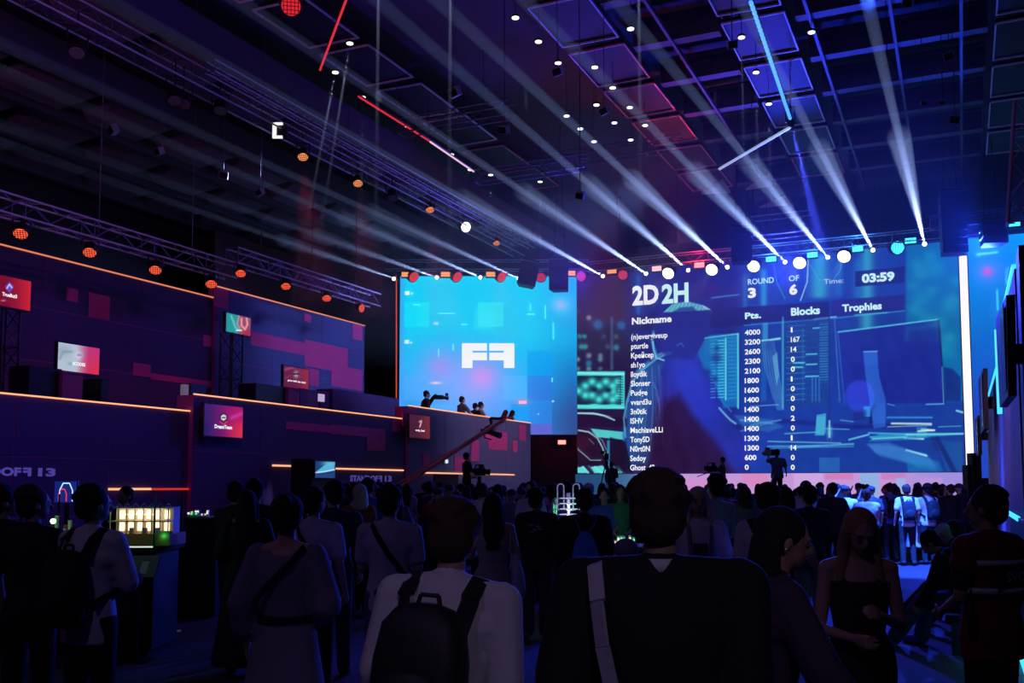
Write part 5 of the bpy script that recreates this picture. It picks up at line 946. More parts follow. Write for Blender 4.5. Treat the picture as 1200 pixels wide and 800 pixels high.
def person(label, P, H=1.75, rz=YAW, fem=False, arms=('down', 'down'), lean=0, tilt=0, twist=0, hyaw=0, hpitch=0, top=('tee', CBLK), bottom=('trousers', CBLK), shoes=CBLK, hair=('short', HBLK), skin=SKIN, vox=.013, legs=None, pel=(0, 0, .95), step=0, group=None, face=False, bulk=1.0, cat='person'):
    t = thing('person', label, cat, P, (0, 0, rz), group); s = H / 1.755
    pel = Vector(pel); Rm = Matrix.Rotation(R(twist), 3, 'Z') @ Matrix.Rotation(-R(lean), 3, 'X') @ Matrix.Rotation(R(tilt), 3, 'Y')
    U = lambda x, y, z: (pel + Rm @ (Vector((x, y, z)) - Vector((0, 0, .95)))) * s
    Rh = Matrix.Rotation(R(hyaw), 3, 'Z') @ Matrix.Rotation(-R(hpitch), 3, 'X')
    nb = Vector((0, 0, 1.52)); Hd = lambda x, y, z: U(*(nb + Rh @ (Vector((x, y, z)) - nb)))
    RU = Rm; RH = Rm @ Rh; xs, ys = RU @ XA * s, RU @ YA * s
    sw = .165 if fem else .188; hp = 1.06 if fem else 1.0; b = bulk
    L = legs or {}
    hipj = [pel + Vector((sg * .09, 0, -.02)) for sg in (-1, 1)]
    kn = [Vector(L.get('k' + n, (sg * .105, .02 + step * sg, .50))) for n, sg in (('l', -1), ('r', 1))]
    an = [Vector(L.get('a' + n, (sg * .11, -.02 + step * 1.9 * sg, .085))) for n, sg in (('l', -1), ('r', 1))]
    to = [an[i] + Vector(L.get('t' + n, (sg * .03, .16, -.05))) for i, (n, sg) in enumerate((('l', -1), ('r', 1)))]
    sh = [Vector((sg * sw * b, 0, 1.425)) for sg in (-1, 1)]; el, wr = [], []
    for i, sg in enumerate((-1, 1)):
        a = ARMS[arms[i]] if isinstance(arms[i], str) else arms[i]; el.append(Vector((sg * a[0][0], a[0][1], a[0][2]))); wr.append(Vector((sg * a[1][0], a[1][1], a[1][2])))
    uu = lambda v: U(*v)
    def torso(mb, g, z0=.86, z1=1.50, flare=0):
        for_ = [(.86, .150 * hp, .105), (.93, .168 * hp, .118), (1.0, .158 * hp, .110), (1.09, (.122 if fem else .142), .098), (1.18, .138, .104), (1.28, .158 * (0.95 if fem else 1), .122 if fem else .115), (1.36, .172 * (0.93 if fem else 1), .112), (1.425, .165 * (0.92 if fem else 1), .09), (1.465, .105, .07), (1.50, .062, .058)]
        rs = [(U(0, 0, z), xs * (rx * b + g), ys * (ry * b + g)) for z, rx, ry in for_ if z0 <= z <= z1]; mb.loft(rs, 16)
    def armcaps(mb, i, g, frac=1.0, loose=0):
        mb.caps(uu(sh[i]), uu(el[i] if frac > .5 else sh[i].lerp(el[i], frac * 2)), (.052 + g) * s * b, (.043 + g + loose) * s * b)
        if frac > .5: e2 = el[i].lerp(wr[i], (frac - .5) * 2); mb.caps(uu(el[i]), uu(e2), (.041 + g + loose) * s, (.030 + g + loose) * s)
    # --- body, one continuous skin
    B = MB(); torso(B, -.012)
    for i, sg in enumerate((-1, 1)):
        armcaps(B, i, -.006)
        B.caps(hipj[i] * s, kn[i] * s, .082 * s, .055 * s).caps(kn[i] * s, an[i] * s, .052 * s, .036 * s).caps(an[i] * s, to[i] * s, .040 * s, .028 * s)
        w_ = uu(wr[i]); d = (w_ - uu(el[i])).normalized(); n = (RU @ Vector((-sg, .35, 0))).normalized(); n = (n - d * n.dot(d)).normalized(); sd = d.cross(n) * (1)
        pc_ = w_ + d * .055 * s; B.loft([(w_, sd * .024 * s, n * .019 * s), (w_ + d * .03 * s, sd * .034 * s, n * .017 * s), (w_ + d * .085 * s, sd * .040 * s, n * .014 * s), (w_ + d * .095 * s, sd * .03 * s, n * .010 * s)], 10)
        if vox < .02:
            fr = .0095
            for f, ln in zip((-1.5, -.5, .5, 1.5), (.062, .075, .070, .055)):
                a = w_ + d * .085 * s + sd * f * .0205 * s; m_ = a + (d * .8 + n * .35) * ln * .55 * s; e_ = m_ + (d * .45 + n * .8) * ln * .5 * s; B.caps(a, m_, fr * s, fr * .95 * s, 6).caps(m_, e_, fr * .95 * s, fr * .8 * s, 6)
            a = w_ + d * .025 * s - sd * .028 * s; m_ = a + (-sd * .6 + d * .6 + n * .4) * .035 * s; B.caps(a, m_, .012 * s, .011 * s, 6).caps(m_, m_ + (d * .8 + n * .5) * .03 * s, .011 * s, .009 * s, 6)
    for i, sg in enumerate((-1, 1)): B.caps(U(sg * .03, -.01, 1.47), uu(sh[i]), .045 * s, .050 * s)
    B.caps(U(0, -.005, 1.46), Hd(0, .005, 1.58), .054 * s, .050 * s)
    B.ell(Hd(0, .012, 1.655), (.074 * s, .094 * s, .098 * s), RH); B.ell(Hd(0, .040, 1.60), (.058 * s, .062 * s, .062 * s), RH)
    B.ell(Hd(0, .078, 1.562), (.022 * s, .020 * s, .018 * s), RH); B.ell(Hd(0, .118, 1.622), (.014 * s, .020 * s, .024 * s), RH); B.ell(Hd(0, .095, 1.663), (.052 * s, .016 * s, .010 * s), RH); B.ell(Hd(0, .096, 1.588), (.024 * s, .011 * s, .010 * s), RH)
    for sg in (-1, 1): B.ell(Hd(sg * .077, -.0, 1.632), (.012 * s, .021 * s, .032 * s), RH)
    remesh(B, 'body', skin, vox * s * .8, 1, t)
    if face:
        for sg in (-1, 1):
            e = MB().ell(Hd(sg * .030, .098, 1.640), (.012 * s, .007 * s, .0065 * s), RH); e.build('eye', mat('eye_white', (.12, .11, .11), .5), t, smooth=True)
            MB().ell(Hd(sg * .030, .1045, 1.640), (.0055 * s, .003 * s, .0055 * s), RH).build('iris', BLACK, t, smooth=True); MB().ell(Hd(sg * .030, .104, 1.664), (.02 * s, .004 * s, .004 * s), RH).build('eyebrow', HBRN, t, smooth=True)
        MB().ell(Hd(0, .106, 1.587), (.021 * s, .005 * s, .007 * s), RH).build('lips', mat('lips', (.35, .10, .10), .5), t, smooth=True)
    if top[0] == 'vest':
        V = MB()
        for i in (0, 1): armcaps(V, i, .016, .34, .004)
        V.caps(U(-sw * .8, 0, 1.42), U(sw * .8, 0, 1.42), .056 * s, .056 * s); remesh(V, 't_shirt', CBLK, .013, 3, t)
    # --- clothes
    g = .012; kind, m = top[0], top[1]
    C = MB()
    if kind in ('tee', 'shirt', 'hoodie', 'jacket', 'vest'):
        g = {'tee': .013, 'shirt': .018, 'hoodie': .028, 'jacket': .030, 'vest': .030}[kind]; torso(C, g, .86 if kind != 'jacket' else .86, 1.466)
        C.loft([(U(0, 0, .80 if kind != 'tee' else .84), xs * (.165 * hp * b + g), ys * (.115 * b + g)), (U(0, 0, .93), xs * (.17 * hp * b + g), ys * (.12 * b + g))], 16)
        C.caps(U(-sw * .55, 0, 1.43), U(sw * .55, 0, 1.43), (.050 + g) * s, (.050 + g) * s)
        for i, sg in enumerate((-1, 1)): C.caps(U(sg * .045, -.012, 1.455), uu(sh[i]) + Vector((0, 0, -.004)), (.050 + g * .8) * s, (.050 + g) * s * b); C.caps(U(sg * .11 * b, -.005, 1.33), uu(sh[i].lerp(el[i], .3)), (.085 + g) * s, (.046 + g) * s * b)
        fr = {'tee': .36, 'shirt': .97, 'hoodie': .97, 'jacket': .97, 'vest': 0}[kind]
        for i in ((0, 1) if fr else ()): armcaps(C, i, g * .9, fr, .006 if kind != 'tee' else .012)
        C.caps(U(0, -.01, 1.47), U(0, -.005, 1.495), .066 * s, .060 * s)
        if kind == 'hoodie': C.ell(U(0, -.075, 1.47), (.10 * s, .05 * s, .055 * s), RU)
    elif kind in ('dress', 'slip'):
        g = .014; torso(C, g, .86, 1.43 if kind == 'dress' else 1.37)
        if kind == 'dress':
            C.caps(U(-sw * .5, 0, 1.43), U(sw * .5, 0, 1.43), .06 * s, .06 * s)
            for i in (0, 1): armcaps(C, i, .018, .80, .035)
        else:
            for sg in (-1, 1): C.caps(U(sg * .085, -.06, 1.36), U(sg * .095, .0, 1.455), .012 * s, .012 * s).caps(U(sg * .095, 0, 1.455), U(sg * .085, .075, 1.36), .012 * s, .012 * s)
        hem = top[2]; fl = top[3]
        rs = [(U(0, 0, 1.0), xs * .172, ys * .13), (pel * s + Vector((0, 0, -.05)), XA * .195 * s, YA * .15 * s)]
        for q in (.25, .5, .75, 1.0): z = (pel.z - .05) * (1 - q) + hem * q; rs.append((Vector((pel.x, pel.y, z)) * s, XA * (.195 + fl * q) * s, YA * (.15 + fl * q) * s))
        C.loft(list(reversed(rs)), 20)
    remesh(C, {'tee': 't_shirt', 'shirt': 'shirt', 'hoodie': 'hoodie', 'jacket': 'jacket', 'vest': 'vest', 'dress': 'dress', 'slip': 'dress'}[kind], m, max(vox, .011) * s, 3, t)
    if bottom:
        T = MB(); T.loft([(U(0, 0, z), xs * (rx + .014), ys * (ry + .014)) for z, rx, ry in ((.85, .14, .10), (.92, .168 * hp, .118), (1.02, .150 * hp, .108))], 16)
        w0, w1 = {'trousers': (.014, .022), 'baggy': (.03, .045), 'shorts': (.022, .03), 'slim': (.008, .010)}[bottom[0]]
        for i in (0, 1):
            T.caps(hipj[i] * s, kn[i] * s, (.088 + w0) * s, (.058 + w0) * s)
            if bottom[0] != 'shorts': T.caps(kn[i] * s, an[i].lerp(kn[i], .06) * s, (.058 + w0) * s, (.040 + w1) * s)
        remesh(T, 'trousers' if bottom[0] != 'shorts' else 'shorts', bottom[1], max(vox, .012) * s, 3, t)
    for i, sg in enumerate((-1, 1)):
        S_ = MB(); S_.caps(an[i] * s + Vector((0, -.03, -.01)), to[i] * s + Vector((0, .02, 0)), .052 * s, .038 * s, 8); S_.caps(an[i] * s + Vector((0, -.02, -.045)), to[i] * s + Vector((0, .03, -.008)), .038 * s, .032 * s, 8)
        sm = S_.build('shoe', shoes, t, smooth=True)
    # --- hair
    hk, hm = hair[0], hair[1]; K = MB(); q = random.Random(int(H * 1000) + len(label))
    if hk != 'none':
        K.ell(Hd(0, -.014, 1.675), (.092 * s, .106 * s, .098 * s), RH, 14, 9); K.ell(Hd(0, -.048, 1.63), (.088 * s, .066 * s, .082 * s), RH)
        if hk in ('short', 'curly'):
            for _ in range((70 if vox < .014 else 26) if hk == 'short' else 46):
                a = q.uniform(0, 6.28); e = q.uniform(.15, 1.45); r_ = ((.094 if vox < .014 else .086) if hk == 'short' else .100); K.ell(Hd(r_ * math.cos(a) * math.cos(e), -.018 + r_ * 1.1 * math.sin(a) * math.cos(e) * (1 if math.sin(a) < 0 else .75), 1.678 + r_ * math.sin(e)), ((.018 if vox < .014 else .025) * s,) * 3 if hk == 'short' else (.034 * s,) * 3, None, 6, 5)
        if hk in ('long', 'mid'):
            z_ = 1.22 if hk == 'long' else 1.42
            K.loft([(Hd(0, -.05, 1.70), RH @ XA * .07 * s, RH @ YA * .05 * s), (Hd(0, -.055, 1.62), RH @ XA * .092 * s, RH @ YA * .062 * s), (Hd(0, -.06, 1.52), RH @ XA * .10 * s, RH @ YA * .055 * s), (U(0, -.085, (1.5 + z_) / 2), xs * .105, ys * .045), (U(0, -.11, z_), xs * .075, ys * .028)][::-1], 14)
            yy = .015 if hk == 'long' else -.045
            for sg in (-1, 1): K.caps(Hd(sg * .078, yy, 1.66), Hd(sg * .088, yy, 1.55), .026 * s, .030 * s).caps(Hd(sg * .088, yy, 1.55), U(sg * .11, .06 if face and hk == 'long' else -.03, z_ + .06), .032 * s, .022 * s)
        if hk == 'bun': K.ell(Hd(0, -.10, 1.72), (.045 * s, .045 * s, .045 * s)); K.ell(Hd(0, -.02, 1.675), (.098 * s, .108 * s, .10 * s), RH)
        if hk == 'cap':
            K = MB(); K.ell(Hd(0, -.005, 1.69), (.090 * s, .105 * s, .075 * s), RH); K.loft([(Hd(0, .10, 1.70), RH @ XA * .07 * s, RH @ YA * .07 * s), (Hd(0, .11, 1.712), RH @ XA * .065 * s, RH @ YA * .068 * s)], 12)
        remesh(K, 'cap' if hk == 'cap' else 'hair', hm, max(vox * .85, .010) * s, 2, t)
    t['_s'] = s; T_ = dict(t=t, U=U, Hd=Hd, s=s, RU=RU, uu=uu, el=el, wr=wr); return T_
def band(I, pts, name, m, wd=.035, th=.008, parent=None):   # flat strap through upper-body points
    mb = MB(); P_ = [I['U'](*p) for p in pts]
    cen = I['U'](0, 0, 1.25)
    for a, b in zip(P_[:-1], P_[1:]):
        d = (b - a).normalized(); mid = (a + b) / 2; o = Vector((mid.x - cen.x, mid.y - cen.y, 0)); 
        if mid.z > 1.44 * I['s']: o = Vector((0, 0, 1)) + o.normalized() * .3
        o = (o - d * o.dot(d)).normalized(); sd = d.cross(o) * wd / 2; n = o * th
        mb.hexa([a - sd, a + sd, b + sd, b - sd], [a - sd + n, a + sd + n, b + sd + n, b - sd + n])
    return mb.build(name, m, parent or I['t'])
def world_thing(I, name, label, cat, group=None):   # a thing worn or held by a person, standing in the person's frame
    t = I['t']; return thing(name, label, cat, t.location.copy(), t.rotation_euler.copy(), group)
def backpack(I, label, m, size=(.30, .17, .44), z=1.22, group=None, trim=None):
    o = world_thing(I, 'backpack', label, 'backpack', group); c = I['U'](0, -.125 - size[1] / 2, z); s = I['s']; M_ = I['RU']
    B = MB(); w_, d_, h_ = [v / 2 * s for v in size]
    prof = [(-1.0, .70), (-.96, .9), (-.6, 1.0), (.2, .98), (.7, .86), (.93, .6), (1.0, .3)]; n = 16; vs = []; 
    for zz, k in prof:
        for a in range(n):
            th = a * 2 * math.pi / n; cx, cy = math.cos(th), math.sin(th); cx = math.copysign(abs(cx) ** .5, cx); cy = math.copysign(abs(cy) ** .6, cy); vs.append(c + M_ @ Vector((cx * w_ * k, cy * d_ * (k * .9 + .1), zz * h_)))
    m_ = len(prof); fs = [(k * n + a, k * n + (a + 1) % n, (k + 1) * n + (a + 1) % n, (k + 1) * n + a) for k in range(m_ - 1) for a in range(n)] + [tuple(range(n - 1, -1, -1)), tuple(range((m_ - 1) * n, m_ * n))]
    B.add(vs, fs).build('bag', m, o, smooth=True)
    pk = MB(); c2 = c + M_ @ Vector((0, -d_ * .95, -h_ * .35)); pk.ell(c2, (w_ * .72, d_ * .35, h_ * .45), M_); pk.build('front_pocket', m, o, smooth=True)
    for sg in (-1, 1): band(I, [(sg * .10, -.16, 1.33), (sg * .115, -.11, 1.43), (sg * .12, -.02, 1.492), (sg * .12, .09, 1.42), (sg * .125, .14, 1.28), (sg * .15, .08, 1.12), (sg * .14, -.12, 1.04)], 'strap', m, .06, .014, o)
    hl = MB().path([c + M_ @ Vector((-.04, d_ * .3, h_ * .95)), c + M_ @ Vector((-.03, d_ * .3, h_ * 1.12)), c + M_ @ Vector((.03, d_ * .3, h_ * 1.12)), c + M_ @ Vector((.04, d_ * .3, h_ * .95))], .008); hl.build('handle', m, o)
    return o
def at_(px, D_, z=0): return spot_on_floor(px, D_, z)
def hgt(y, D_, z=0): return (EYE + (568 - y) * D_ / FPX - z) * .986     # height of a head top seen at pixel row y
V1 = .013
# ---- the nearest visitors
I = person('man in a pale shirt with a black backpack, largest figure at the lower middle', at_(514, 3.35), hgt(581, 3.35), YAW - R(16), top=('shirt', CWHT), bottom=('trousers', CDGR), hair=('short', HBRN), arms=('down', 'down'), lean=5, hyaw=6, tilt=3, vox=V1, bulk=1.06)
o = backpack(I, 'black backpack with white lettering on the man in the pale shirt', cloth('nylon_black', (.012, .012, .014), .6), (.32, .19, .46), 1.18)
c = I['U'](-.09, -.345, 1.02); tx = text_on('lettering', 'DUA', c, I['RU'] @ XA, I['RU'] @ Vector((0, -.1, 1)), .17, .07, CLIL, None, bold=.02); tx.parent = o
I = person('tall man in a black jacket with tousled hair, big dark figure right of the middle', at_(772, 3.0), hgt(549, 3.0), YAW - R(6), top=('jacket', CBLK), bottom=('trousers', CBLK), hair=('short', mat('hair_tousled', (.04, .022, .015), .9, var=.4, scale=60, bump=.3)), arms=('pocket', 'down'), hyaw=-8, hpitch=2, vox=V1, bulk=1.22)
MB().loft([(I['U'](0, -.01, 1.475), I['RU'] @ XA * .070, I['RU'] @ YA * .068), (I['U'](0, -.005, 1.515), I['RU'] @ XA * .060, I['RU'] @ YA * .060)], 16).build('shirt_collar', CWHT, I['t'], smooth=True)
sb = world_thing(I, 'shoulder_strap_bag', 'pale grey bag strap hanging down the back of the man in the black jacket', 'bag')
band(I, [(-.175, .04, 1.50), (-.19, -.06, 1.49), (-.18, -.16, 1.40), (-.165, -.185, 1.28), (-.13, -.20, 1.12), (-.09, -.20, 1.0)], 'strap', CLIL, .045, .012, sb); MB().ell(I['U'](-.07, -.26, .86), (.15, .06, .14)).build('bag', CLIL, sb, smooth=True)
I = person('dark haired woman in profile walking to the right beside the man in black', at_(884, 3.7), hgt(588, 3.7), YAW - R(88), fem=True, top=('jacket', cloth('plum', (.05, .025, .05))), bottom=('trousers', CBLK), hair=('mid', HBLK), arms=('back', 'swing'), lean=8, hpitch=4, step=.14, vox=V1, face=True)
MB().ell(I['Hd'](.083, -.003, 1.605), (.008, .008, .010)).build('earring', SIL, I['t'])
ARMD = ((.20, .06, 1.12), (.02, .26, 1.17))
I = person('long haired blonde woman in a black dress, facing the camera, looking at her phone', at_(1003, 5.1), hgt(590, 5.1), YAW + R(172), fem=True, top=('slip', CBLK, .36, -.02), bottom=None, hair=('long', HBLD), arms=(((.21, .02, 1.12), (.06, .25, 1.20)), ((.22, .03, 1.10), (.08, .25, 1.08))), hpitch=24, hyaw=6, vox=.010, face=True, shoes=CBLK)
ph_ = world_thing(I, 'phone', 'smartphone in the hands of the blonde woman in the black dress', 'phone'); pcx = I['U'](.01, .33, 1.17)
MB().cbox((0, 0, 0), (.075, .012, .15)).build('case', BLACK, ph_, pcx, (R(50), 0, R(20))); MB().cbox((0, -.007, 0), (.068, .002, .14)).build('display', glow('phone_dim', (70, 75, 95), .5), ph_, pcx, (R(50), 0, R(20)))
I = person('woman in a mauve dress with a crossbody strap and dark pinned up hair', at_(337, 5.4), hgt(576, 5.4), YAW - R(6), fem=True, top=('dress', cloth('mauve_dress', (.17, .14, .24)), .22, .12), bottom=None, hair=('bun', HBLK), arms=('down', 'hold'), hyaw=10, vox=V1)
band(I, [(-.14, -.13, 1.16), (-.05, -.152, 1.27), (.06, -.14, 1.38), (.12, -.06, 1.475)], 'bag_strap', CBLK, .03, .01)
MB().loft([(I['U'](0, 0, 1.055), XA * .155, YA * .128), (I['U'](0, 0, 1.095), XA * .152, YA * .126)], 20).build('belt', CBLK, I['t'])
I = person('man in a light shirt with a backpack, standing with folded arms at the lit showcase', at_(110, 6.1), hgt(566, 6.1), YAW - R(22), top=('shirt', CWHT), bottom=('trousers', CBLK), hair=('short', HBLK), arms=('cross', 'cross'), hyaw=-16, vox=V1)
backpack(I, 'black backpack on the man at the lit showcase', CBLK, (.29, .16, .46), 1.15)
I = person('slim man in dark clothes at the left edge, looking at the showcase', at_(40, 6.6), hgt(567, 6.6), YAW - R(10), top=('tee', CBLK), bottom=('trousers', CBLK), hair=('short', HBRN), arms=('down', 'phone'), hyaw=-35, vox=V1)
I = person('dark figure cut off by the left edge of the picture', at_(4, 7.0), hgt(566, 7.0), YAW, top=('jacket', CBLK), bottom=('trousers', CBLK), hair=('short', HBLK), hyaw=-50, vox=V1)
I = person('man in a light t-shirt just behind the woman in the mauve dress', at_(368, 7.9), hgt(569, 7.9), YAW - R(10), top=('tee', CLIL), bottom=('trousers', CBLK), hair=('short', HBLK), hyaw=-20, vox=V1)
band(I, [(-.13, -.13, 1.40), (-.09, -.06, 1.485)] if 0 else [(.14, -.13, 1.10), (.04, -.14, 1.24), (-.06, -.13, 1.38), (-.12, -.05, 1.47)], 'bag_strap', CBLK, .035, .012)
I = person('broad man in a navy t-shirt left of the orange light strip screen', at_(391, 9.2), hgt(562, 9.2), YAW + R(8), top=('tee', CNAV), bottom=('trousers', CNAV), hair=('short', HBLK), hyaw=25, vox=V1, bulk=1.08)
I = person('man in light grey with a dark strap across his back', at_(457, 7.4), hgt(567, 7.4), YAW - R(3), top=('tee', CLIL), bottom=('trousers', CJEA), hair=('short', HBLK), arms=('phone', 'phone'), hyaw=-12, vox=V1)
band(I, [(-.12, -.06, 1.48), (-.07, -.125, 1.40), (.02, -.14, 1.26), (.14, -.12, 1.10), (.17, -.05, 1.02)], 'bag_strap', CBLK, .04, .012)
I = person('woman in a long beige dress with a bare upper back and dark long hair', at_(578, 9.1), hgt(576, 9.1), YAW + R(3), fem=True, top=('slip', CBEI, .12, .02), bottom=None, hair=('long', HBLK), arms=('phone', 'down'), vox=V1, shoes=CBEI)
tb2 = world_thing(I, 'tote_bag', 'pale tote bag hanging from the shoulder of the woman in the beige dress', 'bag'); band(I, [(.15, -.09, 1.20), (.165, -.06, 1.36), (.17, -.01, 1.465), (.19, .04, 1.30), (.2, .05, 1.18)], 'strap', CLIL, .03, .01, tb2); MB().loft([(I['U'](.24, 0, .76), XA * .055, YA * .13), (I['U'](.24, 0, .84), XA * .075, YA * .17), (I['U'](.23, 0, 1.02), XA * .06, YA * .15), (I['U'](.21, 0, 1.18), XA * .03, YA * .10)], 14).build('bag', CLIL, tb2, smooth=True)
I = person('man in a dark hooded top with a pale print on the back', at_(629, 11.4), hgt(573, 11.4), YAW - R(8), top=('hoodie', cloth('brown_black', (.03, .018, .022))), bottom=('baggy', CDGR), hair=('curly', HBLK), hyaw=-30, shoes=CGRY, vox=V1)
pr = MB()
for i, (a, b_) in enumerate(((-.05, 1.36), (.03, 1.34), (-.01, 1.30), (.06, 1.31), (-.04, 1.27))): p = I['U'](a, -.150, b_); pr.cbox(p, (.05, .012, .02))
pr.build('back_print', mat('print_faded', (.35, .28, .34), .8), I['t'])
I = person('man in black carrying a blue drawstring bag, in the middle of the crowd', at_(685, 9.8), hgt(572, 9.8), YAW + R(2), top=('hoodie', CBLK), bottom=('trousers', CNAV), hair=('short', HBLK), vox=V1, bulk=1.05)
dg = world_thing(I, 'drawstring_bag', 'blue drawstring bag on the back of the man in black', 'bag'); MB().loft([(I['U'](-.02, -.24, .89), XA * .05, YA * .03), (I['U'](-.02, -.25, .95), XA * .12, YA * .07), (I['U'](-.02, -.24, 1.10), XA * .135, YA * .075), (I['U'](-.02, -.21, 1.26), XA * .095, YA * .05), (I['U'](-.02, -.19, 1.35), XA * .04, YA * .03)], 16).build('bag', cloth('drawstring_blue', (.05, .22, .62)), dg, smooth=True)
for sg in (-1, 1): band(I, [(sg * .04 - .02, -.20, 1.34), (sg * .10, -.12, 1.45), (sg * .11, -.02, 1.51), (sg * .12, .1, 1.40)], 'cord', CBLU, .014, .008, dg)
I = person('short person in a dark cap just left of the man in the black jacket', at_(733, 5.6), hgt(627, 5.6), YAW, top=('tee', CNAV), bottom=('trousers', CBLK), hair=('cap', cloth('cap_violet', (.10, .07, .16))), vox=V1)
I = person('woman in a white printed top with a pale hood, facing the camera', at_(818, 8.0), hgt(568, 8.0), YAW + R(174), fem=True, top=('tee', CWHT), bottom=('trousers', CBLK), hair=('long', HLT), arms=('down', 'down'), face=True, vox=V1)
for sg in (-1, 1): band(I, [(sg * .09, .09, 1.45), (sg * .085, .150, 1.36), (sg * .08, .160, 1.2), (sg * .08, .155, 1.05)], 'lanyard', CPUR, .03, .008)
MB().cbox(I['U'](.0, .152, 1.25), (.11, .01, .12)).build('front_print', mat('print_dark', (.05, .03, .06), .8), I['t'])
I = person('man with dark curls in a pale shirt, behind the hooded woman', at_(838, 11.2), hgt(557, 11.2), YAW + R(25), top=('shirt', CLIL), bottom=('trousers', CBLK), hair=('curly', HBLK), arms=('phone', 'phone'), vox=V1)
I = person('man in a white t-shirt and black trousers leaning right, behind the woman in profile', at_(897, 7.6), hgt(564, 7.6), YAW - R(25), top=('tee', CWHT), bottom=('trousers', CBLK), hair=('short', HBLK), arms=('hold', 'out'), lean=10, vox=V1)
MB().loft([(I['U'](0, 0, .985), XA * .178, YA * .135), (I['U'](0, 0, 1.01), XA * .178, YA * .135)], 20).build('belt', CWHT, I['t'])
band(I, [(-.12, -.06, 1.48), (-.07, -.135, 1.40), (.02, -.15, 1.26), (.14, -.12, 1.10)], 'bag_strap', CBLK, .07, .014)
I = person('long haired woman in dark clothes left of the tall man in jeans', at_(921, 12.6), hgt(569, 12.6), YAW - R(20), fem=True, top=('tee', CDGR), bottom=('trousers', CBLK), hair=('long', HBRN), vox=V1)
I = person('tall man in dark shirt and grey jeans left of the blonde woman', at_(947, 11.5), hgt(568, 11.5), YAW + R(12), top=('shirt', CNAV), bottom=('trousers', cloth('grey_jeans', (.13, .12, .16))), hair=('short', HBLK), arms=('cross', 'cross'), vox=V1, bulk=1.1, shoes=CBLK)
for sx in (-.11, .11): MB().cbox(Vector((sx, .04, .012)), (.10, .28, .022)).build('sole', CSOL, I['t'])
I = person('steward in an orange vest with a black back panel at the right edge', at_(1156, 5.6), hgt(568, 5.6), YAW + R(28), top=('vest', CORG), bottom=('trousers', CBLK), hair=('short', HBLK), skin=SKIN2, arms=('hold', 'down'), hyaw=14, vox=V1, bulk=1.04, face=True)
VP = I
MB().hexa([I['U'](-.15, -.152, 1.21), I['U'](.15, -.152, 1.21), I['U'](.15, -.162, 1.21), I['U'](-.15, -.162, 1.21)], [I['U'](-.15, -.155, 1.33), I['U'](.15, -.155, 1.33), I['U'](.15, -.165, 1.33), I['U'](-.15, -.165, 1.33)]).build('back_panel', CBLK, I['t'])
for z_ in (1.19, 1.345): MB().loft([(I['U'](0, 0, z_ - .015), I['RU'] @ XA * .222, I['RU'] @ YA * .165), (I['U'](0, 0, z_ + .015), I['RU'] @ XA * .222, I['RU'] @ YA * .165)], 24).build('reflective_strip', mat('reflective', (.5, .5, .52), .3), I['t'], smooth=True)
tx = text_on('lettering', 'SVO', I['U'](-.09, -.170, 1.245), I['RU'] @ XA, I['RU'] @ ZA, .17, .05, CLIL, None, bold=.02); tx.parent = I['t']
wb = world_thing(I, 'radio', 'walkie talkie clipped to the belt of the steward in the orange vest', 'radio'); MB().cbox(I['U'](-.21, -.04, 1.0), (.05, .035, .13)).tube(I['U'](-.22, -.04, 1.06), I['U'](-.22, -.04, 1.2), .006).build('handset', BLACK, wb)
# seated visitors on the bench
def sit(label, x, y, rz, **k):
    lg = dict(kl=(-.12, .44, .50), kr=(.12, .44, .50), al=(-.13, .50 + k.pop('fx', .1), .085), ar=(.13, .52, .085)); lg.update(k.pop('legs', {}))
    return person(label, (x, y, 0), rz=rz, legs=lg, pel=(0, 0, .53), **k)
sit('seated man in jeans on the bench, leaning forward', .02, 11.7, R(78), H=1.76, top=('hoodie', CBLK), bottom=('baggy', CJEA), hair=('short', HBLK), arms=('lean', 'hold'), lean=28, hpitch=20, vox=V1, shoes=CBLU, fx=.24)
sit('seated man in dark clothes on the bench with one foot far out in the aisle', .02, 13.4, R(70), H=1.74, top=('tee', CBLK), bottom=('trousers', CBLK), hair=('cap', CWHT), arms=('hold', 'hold'), lean=18, hpitch=25, vox=V1, fx=.34)
sit('seated woman in dark clothes at the far end of the bench', .04, 14.9, R(84), H=1.68, fem=True, top=('shirt', CNAV), bottom=('trousers', CBLK), hair=('long', HBRN), arms=('hold', 'hold'), lean=12, hpitch=15, vox=V1)
